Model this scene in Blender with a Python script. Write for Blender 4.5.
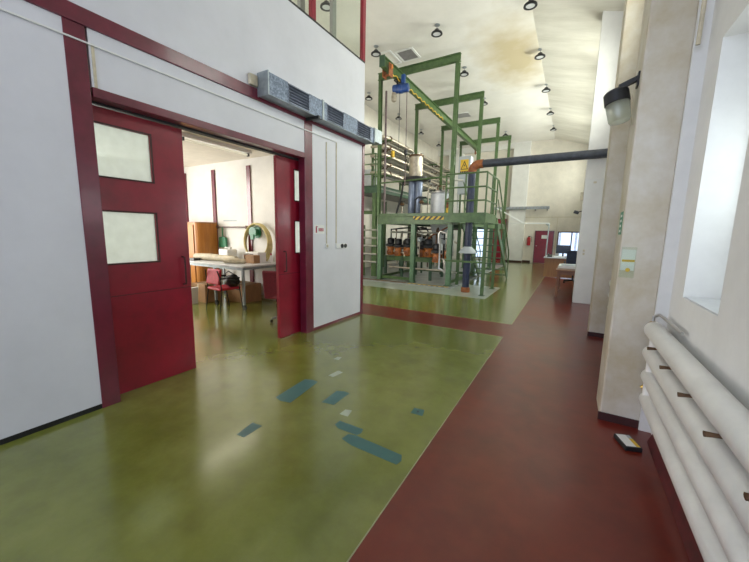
import bpy, bmesh, math, random
from mathutils import Vector, Matrix
random.seed(7)
PI = math.pi
S = bpy.context.scene
C = S.collection
for o in list(bpy.data.objects): bpy.data.objects.remove(o)

# ---------------------------------------------------------------- camera
cam = bpy.data.cameras.new('camera'); co = bpy.data.objects.new('camera', cam); C.objects.link(co)
cam.sensor_fit = 'HORIZONTAL'; cam.sensor_width = 36; cam.lens = 333.5/749*36; cam.clip_start = .02; cam.clip_end = 200
yaw, pit, rol = 0.52984656, -0.14496796, 0.01883223
co.matrix_world = Matrix.Translation((0, 0, 1.6)) @ Matrix.Rotation(yaw, 4, 'Z') @ Matrix.Rotation(PI/2+pit, 4, 'X') @ Matrix.Rotation(rol, 4, 'Z')
S.camera = co
S.view_settings.view_transform = 'Standard'; S.view_settings.look = 'None'; S.view_settings.gamma = 1
S.view_settings.use_curve_mapping = False; S.view_settings.exposure = 0.7

# ---------------------------------------------------------------- world, daylight and an added fill
w = bpy.data.worlds.new('sky'); S.world = w; w.use_nodes = True
w.node_tree.nodes['Background'].inputs[0].default_value = (.82, .87, 1, 1)
w.node_tree.nodes['Background'].inputs[1].default_value = 1.0

def area(name, loc, direction, sx, sy, power, col=(1, 1, 1)):
    l = bpy.data.lights.new(name, 'AREA'); l.shape = 'RECTANGLE'; l.size = sx; l.size_y = sy
    l.energy = power; l.color = col
    o = bpy.data.objects.new(name, l); C.objects.link(o); o.location = loc
    o.rotation_euler = Vector(direction).to_track_quat('-Z', 'Z').to_euler()
    return o
DAY = (.86, .91, 1.0); WARM = (1, .95, .84)
area('daylight_window_back', (-1.5, -5.2, 3.0), (0, 1, -.05), 3.6, 3.2, 125, (.68, .78, 1))            # window wall behind the photographer
for y in (2.74, 5.1, 8.0, 11.0, 14.0, 17.0):                                              # embrasures of the right wall
    area('daylight_window_side', (1.06, y, 2.0), (-1, 0, 0), .6, 1.5, 7 if y < 3 else 45, DAY)
for y in (5.1, 8.0, 11.0, 14.0, 17.0, 19.8):                                              # clerestory band above them
    area('daylight_clerestory', (1.02, y, 4.9), (-1, 0, -.12), 1.6, 1.3, {5.1: 40, 8.0: 65, 19.8: 75}.get(y, 165), (1, .98, .95))
area('daylight_room_window', (-9.5, 3.0, 2.0), (1, .1, 0), 2.6, 1.7, 125, (1, .97, .92))
area('daylight_gallery_window', (-7.7, 1.5, 5.6), (1, 0, .1), 5, 1.2, 90, WARM)
area('fill_block_end', (-5.7, 5.50, 2.3), (0, 1, .06), 3.2, 1.5, 60, (1, .98, .92))  # added unseen fill that brightens the plant fronts; no actual window here

# ---------------------------------------------------------------- materials
M = {}
def mat(name, col, rough=.5, metal=0, var=.06, scale=6, bump=0, col2=None, coat=0, emit=None, spec=.5, stretch=None, trans=0, roughvar=0):
    m = bpy.data.materials.new(name); m.use_nodes = True; N = m.node_tree.nodes; L = m.node_tree.links
    b = N['Principled BSDF']; b.inputs['Roughness'].default_value = rough; b.inputs['Metallic'].default_value = metal
    b.inputs['Coat Weight'].default_value = coat; b.inputs['Coat Roughness'].default_value = .12
    b.inputs['Specular IOR Level'].default_value = spec
    if trans: b.inputs['Transmission Weight'].default_value = trans
    tc = N.new('ShaderNodeTexCoord'); mp = N.new('ShaderNodeMapping'); L.new(tc.outputs['Object'], mp.inputs[0])
    if stretch: mp.inputs['Scale'].default_value = stretch
    n = N.new('ShaderNodeTexNoise'); n.inputs['Scale'].default_value = scale; n.inputs['Detail'].default_value = 6; n.inputs['Roughness'].default_value = .65
    L.new(mp.outputs[0], n.inputs['Vector'])
    cr = N.new('ShaderNodeValToRGB'); L.new(n.outputs['Fac'], cr.inputs[0])
    c2 = col2 or tuple(max(0, c*(1-var*2.2)) for c in col); c1 = col if col2 else tuple(min(1, c*(1+var)) for c in col)
    cr.color_ramp.elements[0].position = .33; cr.color_ramp.elements[1].position = .68
    cr.color_ramp.elements[0].color = (*c2, 1); cr.color_ramp.elements[1].color = (*c1, 1)
    L.new(cr.outputs[0], b.inputs['Base Color'])
    if roughvar:
        mr = N.new('ShaderNodeMapRange'); mr.inputs[3].default_value = rough-roughvar; mr.inputs[4].default_value = rough+roughvar
        L.new(n.outputs['Fac'], mr.inputs[0]); L.new(mr.outputs[0], b.inputs['Roughness'])
    if bump:
        bp = N.new('ShaderNodeBump'); bp.inputs['Strength'].default_value = bump; bp.inputs['Distance'].default_value = .01
        L.new(n.outputs['Fac'], bp.inputs['Height']); L.new(bp.outputs[0], b.inputs['Normal'])
    if emit:
        b.inputs['Emission Color'].default_value = (*emit[0], 1); b.inputs['Emission Strength'].default_value = emit[1]
    M[name] = m; m['n'] = 1
    return m
mat('plaster', (.76, .75, .72), .62, var=.035, scale=2.5, bump=.06)
mat('plaster_cream', (.76, .71, .62), .65, var=.05, scale=2.2, bump=.06)
mat('panel_white', (.70, .70, .745), .45, var=.03, scale=1.6)
mat('pier_paint', (.66, .62, .55), .5, col2=(.50, .42, .28), scale=2.3, bump=.05)
mat('maroon', (.150, .010, .030), .32, var=.14, scale=5, coat=.35)
mat('door_red', (.27, .004, .022), .34, var=.12, scale=3.5, coat=.15)
mat('dark_red', (.05, .008, .008), .6, var=.2, scale=8)
mat('black', (.012, .012, .014), .45, var=.2)
mat('dark_rubber', (.03, .03, .032), .6, var=.2)
mat('green_steel', (.095, .165, .055), .40, col2=(.048, .09, .03), scale=7, bump=.1)
mat('green_dark', (.05, .11, .06), .5, col2=(.028, .065, .035), scale=7)
mat('galvanised', (.22, .27, .36), .42, .45, col2=(.05, .065, .10), scale=42)
mat('galv_plain', (.34, .38, .40), .4, .6, var=.12, scale=10)
mat('louvre', (.20, .23, .30), .35, .5, var=.15)
mat('steel', (.62, .60, .56), .28, .85, var=.12, scale=9)
mat('steel_tan', (.50, .44, .35), .35, .6, var=.15, scale=9)
mat('vessel_blue', (.22, .26, .36), .35, .45, var=.12, scale=5)
mat('tank_white', (.62, .64, .66), .4, .15, var=.08, scale=5)
mat('navy_pipe', (.022, .030, .068), .4, var=.2, scale=9)
mat('slate_pipe', (.045, .052, .068), .45, var=.2, scale=9)
mat('rust', (.36, .12, .03), .6, col2=(.17, .05, .02), scale=14, bump=.3)
mat('orange', (.55, .17, .03), .45, var=.2, scale=9)
mat('yellow', (.75, .47, .03), .5, var=.08)
mat('hoist_blue', (.02, .07, .26), .35, var=.15)
mat('wood', (.52, .21, .035), .42, col2=(.36, .13, .02), scale=3, stretch=(9, 9, .7))
mat('wood_desk', (.36, .17, .06), .42, col2=(.27, .12, .04), scale=3, stretch=(9, 9, .7))
mat('wood_table', (.22, .09, .03), .4, col2=(.14, .05, .02), scale=3, stretch=(2, 9, 9))
mat('laminate', (.60, .61, .62), .35, var=.05)
mat('cardboard', (.36, .20, .09), .7, var=.1)
mat('paper', (.82, .82, .80), .6, var=.03)
mat('beige_wrap', (.62, .55, .40), .55, var=.12, scale=9, bump=.3)
mat('seat_red', (.50, .012, .035), .6, var=.12, scale=22, bump=.1)
mat('seat_burgundy', (.20, .012, .028), .6, var=.12, scale=22)
mat('seat_navy', (.02, .03, .07), .6, var=.2)
mat('plastic_green', (.02, .20, .09), .4, var=.1)
mat('hose', (.66, .56, .25), .4, var=.1)
mat('white_plastic', (.78, .78, .76), .4, var=.03)
mat('radiator', (.86, .85, .81), .33, var=.05, scale=4, coat=.2)
mat('brass', (.52, .33, .08), .32, .8, var=.2, scale=20)
mat('brown_metal', (.16, .09, .045), .5, .3, var=.2, scale=20)
mat('brown_pipe', (.17, .12, .12), .5, var=.2)
mat('grey_frame', (.30, .29, .29), .5, var=.08)
mat('grating', (.25, .24, .22), .6, var=.1)
mat('concrete', (.32, .34, .33), .4, col2=(.20, .21, .20), scale=2.2, coat=.2)
mat('blue_patch', (.045, .13, .125), .35, col2=(.055, .15, .13), scale=14)
mat('pale_patch', (.40, .45, .34), .4, var=.08, scale=14)
mat('screen', (.02, .03, .05), .15, var=.05)
mat('cabinet_white', (.70, .70, .68), .45, var=.04, scale=2)
mat('cabinet_grey', (.42, .46, .48), .45, var=.05)
mat('sticker_green', (.01, .22, .10), .45, var=.03)
mat('sign_red', (.36, .02, .06), .5, var=.03)
mat('extinguisher_red', (.42, .01, .015), .3, var=.05)
mat('lamp_face', (.40, .42, .42), .4, emit=((1, .97, .9), .12))
mat('tube_lamp', (.8, .8, .7), .4, emit=((1, .93, .72), .25))
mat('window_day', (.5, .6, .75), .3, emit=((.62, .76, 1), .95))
mat('cove_red', (.12, .012, .016), .45, col2=(.05, .01, .01), scale=12)
mat('concrete_pale', (.40, .44, .38), .3, col2=(.28, .32, .26), scale=2.2, coat=.5)
mat('green_leg', (.13, .23, .13), .4, col2=(.08, .15, .08), scale=7)
mat('pale_joint', (.33, .33, .17), .4)
mat('floor_room', (.2, .25, .1), .2)

def glass(name, col, rough, alpha_mix=0):
    m = bpy.data.materials.new(name); m.use_nodes = True; N = m.node_tree.nodes; L = m.node_tree.links
    N.remove(N['Principled BSDF']); out = N['Material Output']
    gl = N.new('ShaderNodeBsdfGlossy'); gl.inputs['Roughness'].default_value = .08 if rough == 0 else .2
    tr = N.new('ShaderNodeBsdfTransparent') if rough == 0 else N.new('ShaderNodeBsdfTranslucent')
    tr.inputs['Color'].default_value = (*col, 1)
    fr = N.new('ShaderNodeFresnel'); fr.inputs[0].default_value = 1.45
    mx = N.new('ShaderNodeMixShader')
    src = tr.outputs[0]
    ge = N.new('ShaderNodeNewGeometry'); fm = N.new('ShaderNodeMath'); fm.operation = 'SUBTRACT'; fm.use_clamp = True; L.new(fr.outputs[0], fm.inputs[0]); L.new(ge.outputs['Backfacing'], fm.inputs[1]); L.new(fm.outputs[0], mx.inputs[0])
    if rough:
        t2 = N.new('ShaderNodeBsdfTransparent'); t2.inputs[0].default_value = (*col, 1)
        m2 = N.new('ShaderNodeMixShader'); m2.inputs[0].default_value = alpha_mix
        tc = N.new('ShaderNodeTexCoord'); wv = N.new('ShaderNodeTexNoise'); wv.inputs['Scale'].default_value = 9
        L.new(tc.outputs['Object'], wv.inputs[0]); mr = N.new('ShaderNodeMapRange'); mr.inputs[3].default_value = alpha_mix*.5; mr.inputs[4].default_value = alpha_mix*1.4
        L.new(wv.outputs[0], mr.inputs[0]); L.new(mr.outputs[0], m2.inputs[0])
        L.new(tr.outputs[0], m2.inputs[1]); L.new(t2.outputs[0], m2.inputs[2]); src = m2.outputs[0]
    L.new(src, mx.inputs[1]); L.new(gl.outputs[0], mx.inputs[2]); L.new(mx.outputs[0], out.inputs[0])
    M[name] = m
glass('clear_glass', (.93, .96, .92), 0)
glass('frosted_glass', (.80, .86, .86), .3, .3)
glass('jar_glass', (.85, .88, .82), .3, .35)

def floor_mat(name, c_hi, c_lo, rough, blot, coat):
    m = mat(name, c_hi, rough, scale=1.1, coat=coat)
    N = m.node_tree.nodes; L = m.node_tree.links; b = N['Principled BSDF']
    tc = N.new('ShaderNodeTexCoord')
    n1 = N.new('ShaderNodeTexNoise'); n1.inputs['Scale'].default_value = .9; n1.inputs['Detail'].default_value = 8; n1.inputs['Roughness'].default_value = .72
    n2 = N.new('ShaderNodeTexNoise'); n2.inputs['Scale'].default_value = 5; n2.inputs['Detail'].default_value = 5
    L.new(tc.outputs['Object'], n1.inputs[0]); L.new(tc.outputs['Object'], n2.inputs[0])
    mx = N.new('ShaderNodeMix'); mx.data_type = 'RGBA'
    r1 = N.new('ShaderNodeValToRGB'); r1.color_ramp.elements[0].position = .35; r1.color_ramp.elements[1].position = .65
    r1.color_ramp.elements[0].color = (*c_lo, 1); r1.color_ramp.elements[1].color = (*c_hi, 1); L.new(n1.outputs[0], r1.inputs[0])
    r2 = N.new('ShaderNodeValToRGB'); r2.color_ramp.elements[0].position = .45; r2.color_ramp.elements[1].position = .80
    r2.color_ramp.elements[0].color = (0, 0, 0, 1); r2.color_ramp.elements[1].color = (.45, .45, .45, 1); L.new(n2.outputs[0], r2.inputs[0])
    L.new(r2.outputs[0], mx.inputs[0]); L.new(r1.outputs[0], mx.inputs[6]); mx.inputs[7].default_value = (*blot, 1)
    L.new(mx.outputs[2], b.inputs['Base Color'])
    mr = N.new('ShaderNodeMapRange'); mr.inputs[3].default_value = rough-.07; mr.inputs[4].default_value = rough+.10
    L.new(n1.outputs[0], mr.inputs[0]); L.new(mr.outputs[0], b.inputs['Roughness'])
    bp = N.new('ShaderNodeBump'); bp.inputs['Strength'].default_value = .02; bp.inputs['Distance'].default_value = .003
    L.new(n2.outputs[0], bp.inputs['Height']); L.new(bp.outputs[0], b.inputs['Normal'])
    b.inputs['Coat Roughness'].default_value = .16
floor_mat('floor_green', (.215, .232, .046), (.130, .150, .018), .21, (.10, .11, .02), .7)
floor_mat('floor_red', (.185, .018, .008), (.100, .009, .005), .30, (.20, .035, .015), .28)

# ceiling: cream paint, a brown water stain and faint grime streaks across the slope
m = mat('ceiling_paint', (.80, .77, .72), .27, var=.03, scale=1.5)
N = m.node_tree.nodes; L = m.node_tree.links; b = N['Principled BSDF']; old = b.inputs['Base Color'].links[0].from_socket
tc = N.new('ShaderNodeTexCoord'); mp = N.new('ShaderNodeMapping'); L.new(tc.outputs['Object'], mp.inputs[0])
mp.inputs['Location'].default_value = (-3.45, -1.35, 0); mp.inputs['Scale'].default_value = (.95, .42, 1)
mp.name = 'stain_map'
ln = N.new('ShaderNodeVectorMath'); ln.operation = 'LENGTH'
ns = N.new('ShaderNodeTexNoise'); ns.inputs['Scale'].default_value = 1.6; ns.inputs['Detail'].default_value = 7
L.new(tc.outputs['Object'], ns.inputs[0])
L.new(mp.outputs[0], ln.inputs[0])
ad = N.new('ShaderNodeMath'); ad.operation = 'MULTIPLY_ADD'; L.new(ns.outputs[0], ad.inputs[0]); ad.inputs[1].default_value = 1.1; L.new(ln.outputs['Value'], ad.inputs[2])
mr = N.new('ShaderNodeMapRange'); mr.inputs[1].default_value = .85; mr.inputs[2].default_value = 1.75; mr.inputs[3].default_value = .95; mr.inputs[4].default_value = 0
L.new(ad.outputs[0], mr.inputs[0])
mx = N.new('ShaderNodeMix'); mx.data_type = 'RGBA'; L.new(mr.outputs[0], mx.inputs[0]); L.new(old, mx.inputs[6]); mx.inputs[7].default_value = (.52, .43, .27, 1)
L.new(mx.outputs[2], b.inputs['Base Color'])
m = mat('ceiling_slope', (.76, .73, .66), .42, col2=(.58, .55, .48), scale=1.4, stretch=(.35, 1.6, 1))

# hazard stripes
def hazard(name):
    m = bpy.data.materials.new(name); m.use_nodes = True; N = m.node_tree.nodes; L = m.node_tree.links; b = N['Principled BSDF']
    b.inputs['Roughness'].default_value = .5
    tc = N.new('ShaderNodeTexCoord'); sx = N.new('ShaderNodeSeparateXYZ'); L.new(tc.outputs['Object'], sx.inputs[0])
    a = N.new('ShaderNodeMath'); a.operation = 'SUBTRACT'; L.new(sx.outputs[0], a.inputs[0]); L.new(sx.outputs[2], a.inputs[1])
    a1 = N.new('ShaderNodeMath'); a1.operation = 'SUBTRACT'; L.new(a.outputs[0], a1.inputs[0]); L.new(sx.outputs[1], a1.inputs[1])
    a2 = N.new('ShaderNodeMath'); a2.operation = 'MULTIPLY'; L.new(a1.outputs[0], a2.inputs[0]); a2.inputs[1].default_value = 6
    a3 = N.new('ShaderNodeMath'); a3.operation = 'FRACT'; L.new(a2.outputs[0], a3.inputs[0])
    a4 = N.new('ShaderNodeMath'); a4.operation = 'GREATER_THAN'; L.new(a3.outputs[0], a4.inputs[0]); a4.inputs[1].default_value = .5
    mx = N.new('ShaderNodeMix'); mx.data_type = 'RGBA'; L.new(a4.outputs[0], mx.inputs[0]); mx.inputs[6].default_value = (.03, .03, .02, 1); mx.inputs[7].default_value = (.62, .42, .04, 1)
    L.new(mx.outputs[2], b.inputs['Base Color']); M[name] = m
hazard('hazard')

# ---------------------------------------------------------------- mesh helpers
class MB:
    def __init__(s): s.bm = bmesh.new(); s.smooth = False
    def box(s, x0, x1, y0, y1, z0, z1, bev=0):
        if x0 > x1: x0, x1 = x1, x0
        if y0 > y1: y0, y1 = y1, y0
        if z0 > z1: z0, z1 = z1, z0
        r = bmesh.ops.create_cube(s.bm, size=1)
        for v in r['verts']: v.co = Vector((x0+(v.co.x+.5)*(x1-x0), y0+(v.co.y+.5)*(y1-y0), z0+(v.co.z+.5)*(z1-z0)))
        if bev:
            es = list({e for v in r['verts'] for e in v.link_edges})
            bmesh.ops.bevel(s.bm, geom=es, offset=bev, segments=2, profile=.5, affect='EDGES')
        return s
    def obox(s, a, b, wdt, h, up=(0, 0, 1)):                      # a bar from a to b with section wdt x h
        a = Vector(a); b = Vector(b); d = (b-a).normalized(); up = Vector(up)
        if abs(d.dot(up)) > .98: up = Vector((0, 1, 0))
        sd = d.cross(up).normalized(); u = sd.cross(d).normalized()
        vs = [s.bm.verts.new(p+sd*i*wdt/2+u*j*h/2) for p in (a, b) for i, j in ((-1, -1), (1, -1), (1, 1), (-1, 1))]
        for f in ((0, 1, 2, 3), (7, 6, 5, 4), (0, 4, 5, 1), (1, 5, 6, 2), (2, 6, 7, 3), (3, 7, 4, 0)): s.bm.faces.new([vs[i] for i in f])
        return s
    def hbeam(s, a, b, wdt, h, t=.016, up=(0, 0, 1)):             # an H section: two flanges and a web
        a = Vector(a); b = Vector(b); d = (b-a).normalized(); up = Vector(up)
        if abs(d.dot(up)) > .98: up = Vector((0, 1, 0))
        sd = d.cross(up).normalized(); u = sd.cross(d).normalized()
        s.obox(a+u*(h/2-t/2), b+u*(h/2-t/2), wdt, t, up); s.obox(a-u*(h/2-t/2), b-u*(h/2-t/2), wdt, t, up); s.obox(a, b, t, h-2*t, up)
        return s
    def tube(s, pts, r, seg=10, closed=False):
        pts = [Vector(p) for p in pts]; n = len(pts); rings = []; last = None
        for i, p in enumerate(pts):
            if closed: d = (pts[(i+1) % n]-pts[i-1]).normalized()
            elif i == 0: d = (pts[1]-p).normalized()
            elif i == n-1: d = (p-pts[i-1]).normalized()
            else: d = ((pts[i+1]-p).normalized()+(p-pts[i-1]).normalized()).normalized()
            if last is None:
                ref = Vector((0, 0, 1)) if abs(d.z) < .9 else Vector((1, 0, 0)); a = d.cross(ref).normalized()
            else: a = (last-d*last.dot(d)).normalized()
            last = a; bb = d.cross(a)
            rr = r[i] if isinstance(r, (list, tuple)) else r
            rings.append([s.bm.verts.new(p+(a*math.cos(t*2*PI/seg)+bb*math.sin(t*2*PI/seg))*rr) for t in range(seg)])
        for i in range(n if closed else n-1):
            A, B = rings[i], rings[(i+1) % n]
            for t in range(seg): s.bm.faces.new((A[t], A[(t+1) % seg], B[(t+1) % seg], B[t]))
        if not closed: s.bm.faces.new(rings[0][::-1]); s.bm.faces.new(rings[-1])
        s.smooth = True; return s
    def lathe(s, prof, c=(0, 0, 0), axis=(0, 0, 1), seg=24):      # profile of (radius, height) about an axis
        c = Vector(c); ax = Vector(axis).normalized()
        ref = Vector((1, 0, 0)) if abs(ax.x) < .9 else Vector((0, 1, 0)); a = ax.cross(ref).normalized(); bb = ax.cross(a); rings = []
        for r, h in prof:
            r = max(r, .0004)
            rings.append([s.bm.verts.new(c+ax*h+(a*math.cos(t*2*PI/seg)+bb*math.sin(t*2*PI/seg))*r) for t in range(seg)])
        for A, B in zip(rings, rings[1:]):
            for t in range(seg): s.bm.faces.new((A[t], A[(t+1) % seg], B[(t+1) % seg], B[t]))
        s.bm.faces.new(rings[0][::-1]); s.bm.faces.new(rings[-1]); s.smooth = True; return s
    def prism(s, poly, d):                                        # planar polygon extruded by vector d
        d = Vector(d); A = [s.bm.verts.new(p) for p in poly]; B = [s.bm.verts.new(Vector(p)+d) for p in poly]; n = len(poly)
        s.bm.faces.new(A[::-1]); s.bm.faces.new(B)
        for i in range(n): s.bm.faces.new((A[i], A[(i+1) % n], B[(i+1) % n], B[i]))
        return s
    def rot(s, ang, axis, c):
        bmesh.ops.rotate(s.bm, verts=s.bm.verts, cent=Vector(c), matrix=Matrix.Rotation(ang, 3, axis)); return s
    def build(s, name, material, parent=None, local=False):
        bmesh.ops.recalc_face_normals(s.bm, faces=s.bm.faces)
        me = bpy.data.meshes.new(name); o = bpy.data.objects.new(name, me); C.objects.link(o)
        if parent is not None:
            o.parent = parent
            if not local:
                off = Vector((0, 0, 0)); p = parent
                while p: off += p.location; p = p.parent
                bmesh.ops.translate(s.bm, verts=s.bm.verts, vec=-off)
        elif not local:
            vs = [v.co for v in s.bm.verts]
            c = Vector(((min(v.x for v in vs)+max(v.x for v in vs))/2, (min(v.y for v in vs)+max(v.y for v in vs))/2, min(v.z for v in vs)))
            bmesh.ops.translate(s.bm, verts=s.bm.verts, vec=-c); o.location = c
        if s.smooth:
            for f in s.bm.faces: f.smooth = len(f.verts) == 4 
        s.bm.to_mesh(me); s.bm.free()
        if s.smooth:
            try: me.set_sharp_from_angle(angle=math.radians(35))
            except Exception: pass
        mm = M[material] if isinstance(material, str) else material
        me.materials.append(mm); return o

def thing(name, label, cat, loc=(0, 0, 0), group=None, rz=0):
    o = bpy.data.objects.new(name, None); C.objects.link(o); o.location = loc; o.rotation_euler.z = rz; o.empty_display_size = .1
    o['label'] = label; o['category'] = cat
    if group: o['group'] = group
    return o
def tag(o, label, cat, group=None, kind=None):
    o['label'] = label; o['category'] = cat
    if group: o['group'] = group
    if kind: o['kind'] = kind
    return o
def struct(o): o['kind'] = 'structure'; return o
def dup(root, loc, label, rz=None, group=None):
    r = root.copy(); C.objects.link(r); r.location = loc; r['label'] = label
    if rz is not None: r.rotation_euler.z = rz
    if group: r['group'] = group
    for ch in list(root.children):
        c = ch.copy(); C.objects.link(c); c.parent = r
        for g in list(ch.children):
            d = g.copy(); C.objects.link(d); d.parent = c
    return r

# ================================================================ the setting
XW = -3.48            # face of the room block on the left
XR = .70              # right outer wall
YF = 21.65            # far wall
ZC = 6.87             # ceiling
# floor: one mesh, green with a red walkway and a red cross strip
fb = bmesh.new()
xs = [-10, -.81, 2.2]; ys = [-5.4, 5.43, 6.30, 22.2]
fo = bpy.data.meshes.new('floor'); fobj = bpy.data.objects.new('floor', fo); C.objects.link(fobj)
for i in range(2):
    for j in range(3):
        f = fb.faces.new([fb.verts.new((x, y, 0)) for x, y in ((xs[i], ys[j]), (xs[i+1], ys[j]), (xs[i+1], ys[j+1]), (xs[i], ys[j+1]))])
        f.material_index = 1 if (i == 1 or j == 1) else 0
bmesh.ops.remove_doubles(fb, verts=fb.verts, dist=1e-5)
fb.to_mesh(fo); fb.free(); fo.materials.append(M['floor_green']); fo.materials.append(M['floor_red']); struct(fobj)
# thin pale joint between the colours
mb = MB(); mb.box(-.813, -.805, -5, 5.43, 0, .0008); mb.box(-.813, -.803, 6.30, 14.4, 0, .0008); mb.box(-3.4, -.813, 5.427, 5.434, 0, .0008); mb.box(-7, -.813, 6.296, 6.304, 0, .0008)
struct(mb.build('trim_1', 'pale_joint'))

# ceiling: flat part and a part sloping down to the right wall
mb = MB(); mb.box(-10, -1.3, -5.4, 22, ZC, ZC+.15)
ce = struct(mb.build('ceiling', 'ceiling_paint'))
mb = MB(); zr = ZC-.30*(XR+.9+1.3)
mb.prism([(-1.3, -5.4, ZC), (XR+.9, -5.4, zr), (XR+.9, -5.4, zr+.15), (-1.3, -5.4, ZC+.15)], (0, 27.4, 0))
struct(mb.build('ceiling_slope', 'ceiling_slope'))

# far wall with two pilasters and seams
mb = MB(); mb.box(-10, 2.0, YF, YF+.25, 0, ZC)
struct(mb.build('wall_far', 'plaster_cream'))
mb = MB(); mb.box(-3.36, -2.49, YF-.3, YF, 0, 6.55); mb.box(-7.2, -6.3, YF-.3, YF, 0, 6.55); mb.box(-8, -2.49, YF-.22, YF, 6.55, ZC)
struct(mb.build('trim_2', 'plaster'))
mb = MB(); mb.box(-2.49, .6, YF-.012, YF, 2.62, 2.65); mb.box(-.83, -.81, YF-.012, YF, .1, 2.62)
struct(mb.build('trim_3', 'beige_wrap'))
mb = MB(); mb.box(-2.49, -2.05, YF-.02, YF, 0, .12); mb.box(-3.38, -2.47, YF-.32, YF-.3, 0, .10)
struct(mb.build('baseboard_far', 'dark_red'))

# right wall with an embrasure in every bay and a clerestory opening above it
def wall_with_holes(name, x0, x1, y0, y1, z0, z1, holes, material):
    mb = MB(); yy = sorted({y0, y1, *[h[0] for h in holes], *[h[1] for h in holes]}); 
    for a, b in zip(yy, yy[1:]):
        hs = sorted([(h[2], h[3]) for h in holes if h[0] <= a+1e-6 and h[1] >= b-1e-6]); z = z0
        for p, q in hs:
            if p > z: mb.box(x0, x1, a, b, z, p)
            z = q
        if z < z1: mb.box(x0, x1, a, b, z, z1)
    bmesh.ops.remove_doubles(mb.bm, verts=mb.bm.verts, dist=1e-5)
    return struct(mb.build(name, material))
bays = [2.74, 5.1, 8.0, 11.0, 14.0, 17.0]
holes = [(y-.33, y+.33, 1.19, 2.85) for y in bays]+[(y-.85, y+.85, 4.2, 5.6) for y in (5.1, 8.0, 11.0, 14.0, 17.0, 19.8)]
wall_with_holes('wall_right', XR, XR+.30, -5.4, YF, 0, 6.4, holes, 'plaster')
for k, (a, b_, c, d) in enumerate(holes):
    mb = MB(); t = .04; X0, X1 = XR+.22, XR+.27
    mb.box(X0, X1, a, a+t, c, d); mb.box(X0, X1, b_-t, b_, c, d); mb.box(X0, X1, a+t, b_-t, c, c+t); mb.box(X0, X1, a+t, b_-t, d-t, d); mb.box(X0, X1, (a+b_)/2-.02, (a+b_)/2+.02, c+t, d-t)
    f = struct(mb.build('window_%d' % (k+1), 'white_plastic'))
    MB().box(XR+.24, XR+.25, a+t, b_-t, c+t, d-t).build('window_pane', 'clear_glass', f)
# sill tile in the near embrasure
struct(MB().box(XR+.005, XR+.22, 2.42, 3.06, 1.19, 1.20).build('trim_4', 'laminate'))
# back wall with its window
mb = MB(); mb.box(-3.48, .95, -5.0, -4.8, 0, 1.2); mb.box(-3.48, .95, -5.0, -4.8, 4.8, ZC); mb.box(-3.48, -3.3, -5, -4.8, 1.2, 4.8); mb.box(.3, .95, -5, -4.8, 1.2, 4.8)
struct(mb.build('wall_back', 'plaster'))
# left hall wall, beyond the room block
struct(MB().box(-8.2, -7.95, -5.4, YF, 3.36, ZC).build('wall_left_upper', 'plaster_cream'))
struct(MB().box(-8.2, -7.95, 5.5, YF, 0, 3.36).build('wall_left_far', 'plaster_cream'))

# piers along the right wall
for y in (3.40, 6.30, 12.3, 15.2, 18.1):
    mb = MB(); x0 = .345 if y == 3.4 else .36
    mb.box(x0, .625 if y == 3.4 else XR, y, y+.42, 0, 6.6, .012)
    struct(mb.build('trim_5', 'pier_paint'))
    MBs = MB(); MBs.box(x0-.012, XR, y-.012, y, .0, .07); struct(MBs.build('baseboard_right', 'dark_red'))
struct(MB().box(.13, XR, 9.36, 9.8, 0, 6.7, .01).build('trim_6', 'plaster'))
struct(MB().box(.62, XR, 3.37, 3.40, 0, 6.3).build('trim_7', 'plaster'))                 # shallow strip beside the pier
mb = MB(); mb.prism([(XR, -4.8, 0), (XR-.05, -4.8, 0), (XR-.012, -4.8, .11), (XR, -4.8, .115)], (0, 8.0, 0)); struct(mb.build('baseboard_right', 'cove_red'))
mb = MB(); mb.prism([(XR, 3.82, 0), (XR-.05, 3.82, 0), (XR-.012, 3.82, .11), (XR, 3.82, .115)], (0, 2.48, 0)); struct(mb.build('baseboard_right', 'cove_red'))

# ---- room block on the left: front wall of white panels in a maroon frame
T = .12
struct(MB().box(XW-T, XW, -5.0, 1.18, .045, 3.17).build('wall_left', 'panel_white'))
struct(MB().box(XW-.06, XW-.004, -5.0, 1.18, 0, .045).build('baseboard_left', 'black'))
struct(MB().box(XW-T, XW, 1.335, 3.85, 2.73, 3.17).build('wall_left_lintel', 'panel_white'))
struct(MB().box(XW-T, XW, 4.02, 5.40, .05, 3.17).build('wall_left_panel', 'panel_white'))
struct(MB().box(XW-T, XW, -5.0, 5.46, 3.30, 4.58).build('wall_left_gallery', 'panel_white'))
struct(MB().box(XW-T, XW+.02, -5.0, 5.48, 3.17, 3.30, .006).build('trim_8', 'maroon'))   # long beam
struct(MB().box(XW-T, XW+.006, 1.18, 1.32, 0, 3.17, .004).build('trim_9', 'maroon'))     # post left of the doorway
struct(MB().box(XW-T, XW+.006, 3.85, 4.02, 0, 3.17, .004).build('trim_10', 'maroon'))    # post right of the doorway
struct(MB().box(XW-T, XW+.006, 1.335, 3.85, 2.655, 2.73, .004).build('trim_11', 'maroon'))
struct(MB().box(XW-T, XW+.012, 5.40, 5.48, 0, 3.17, .004).build('trim_12', 'maroon'))
struct(MB().box(XW-T, XW+.006, 4.02, 5.40, 0, .05).build('baseboard_left', 'maroon'))
struct(MB().box(XW-T, XW+.006, 1.35, 1.37, 2.73, 3.06).build('trim_13', 'beige_wrap'))
struct(MB().box(XW, XW+.006, -1.2, -1.19, .05, 3.17).build('trim_14', 'grey_frame'))
struct(MB().box(XW-.20, XW-.13, .4, 5.1, 2.64, 2.72).build('trim_15', 'dark_rubber'))   # sliding track behind the lintel
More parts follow.
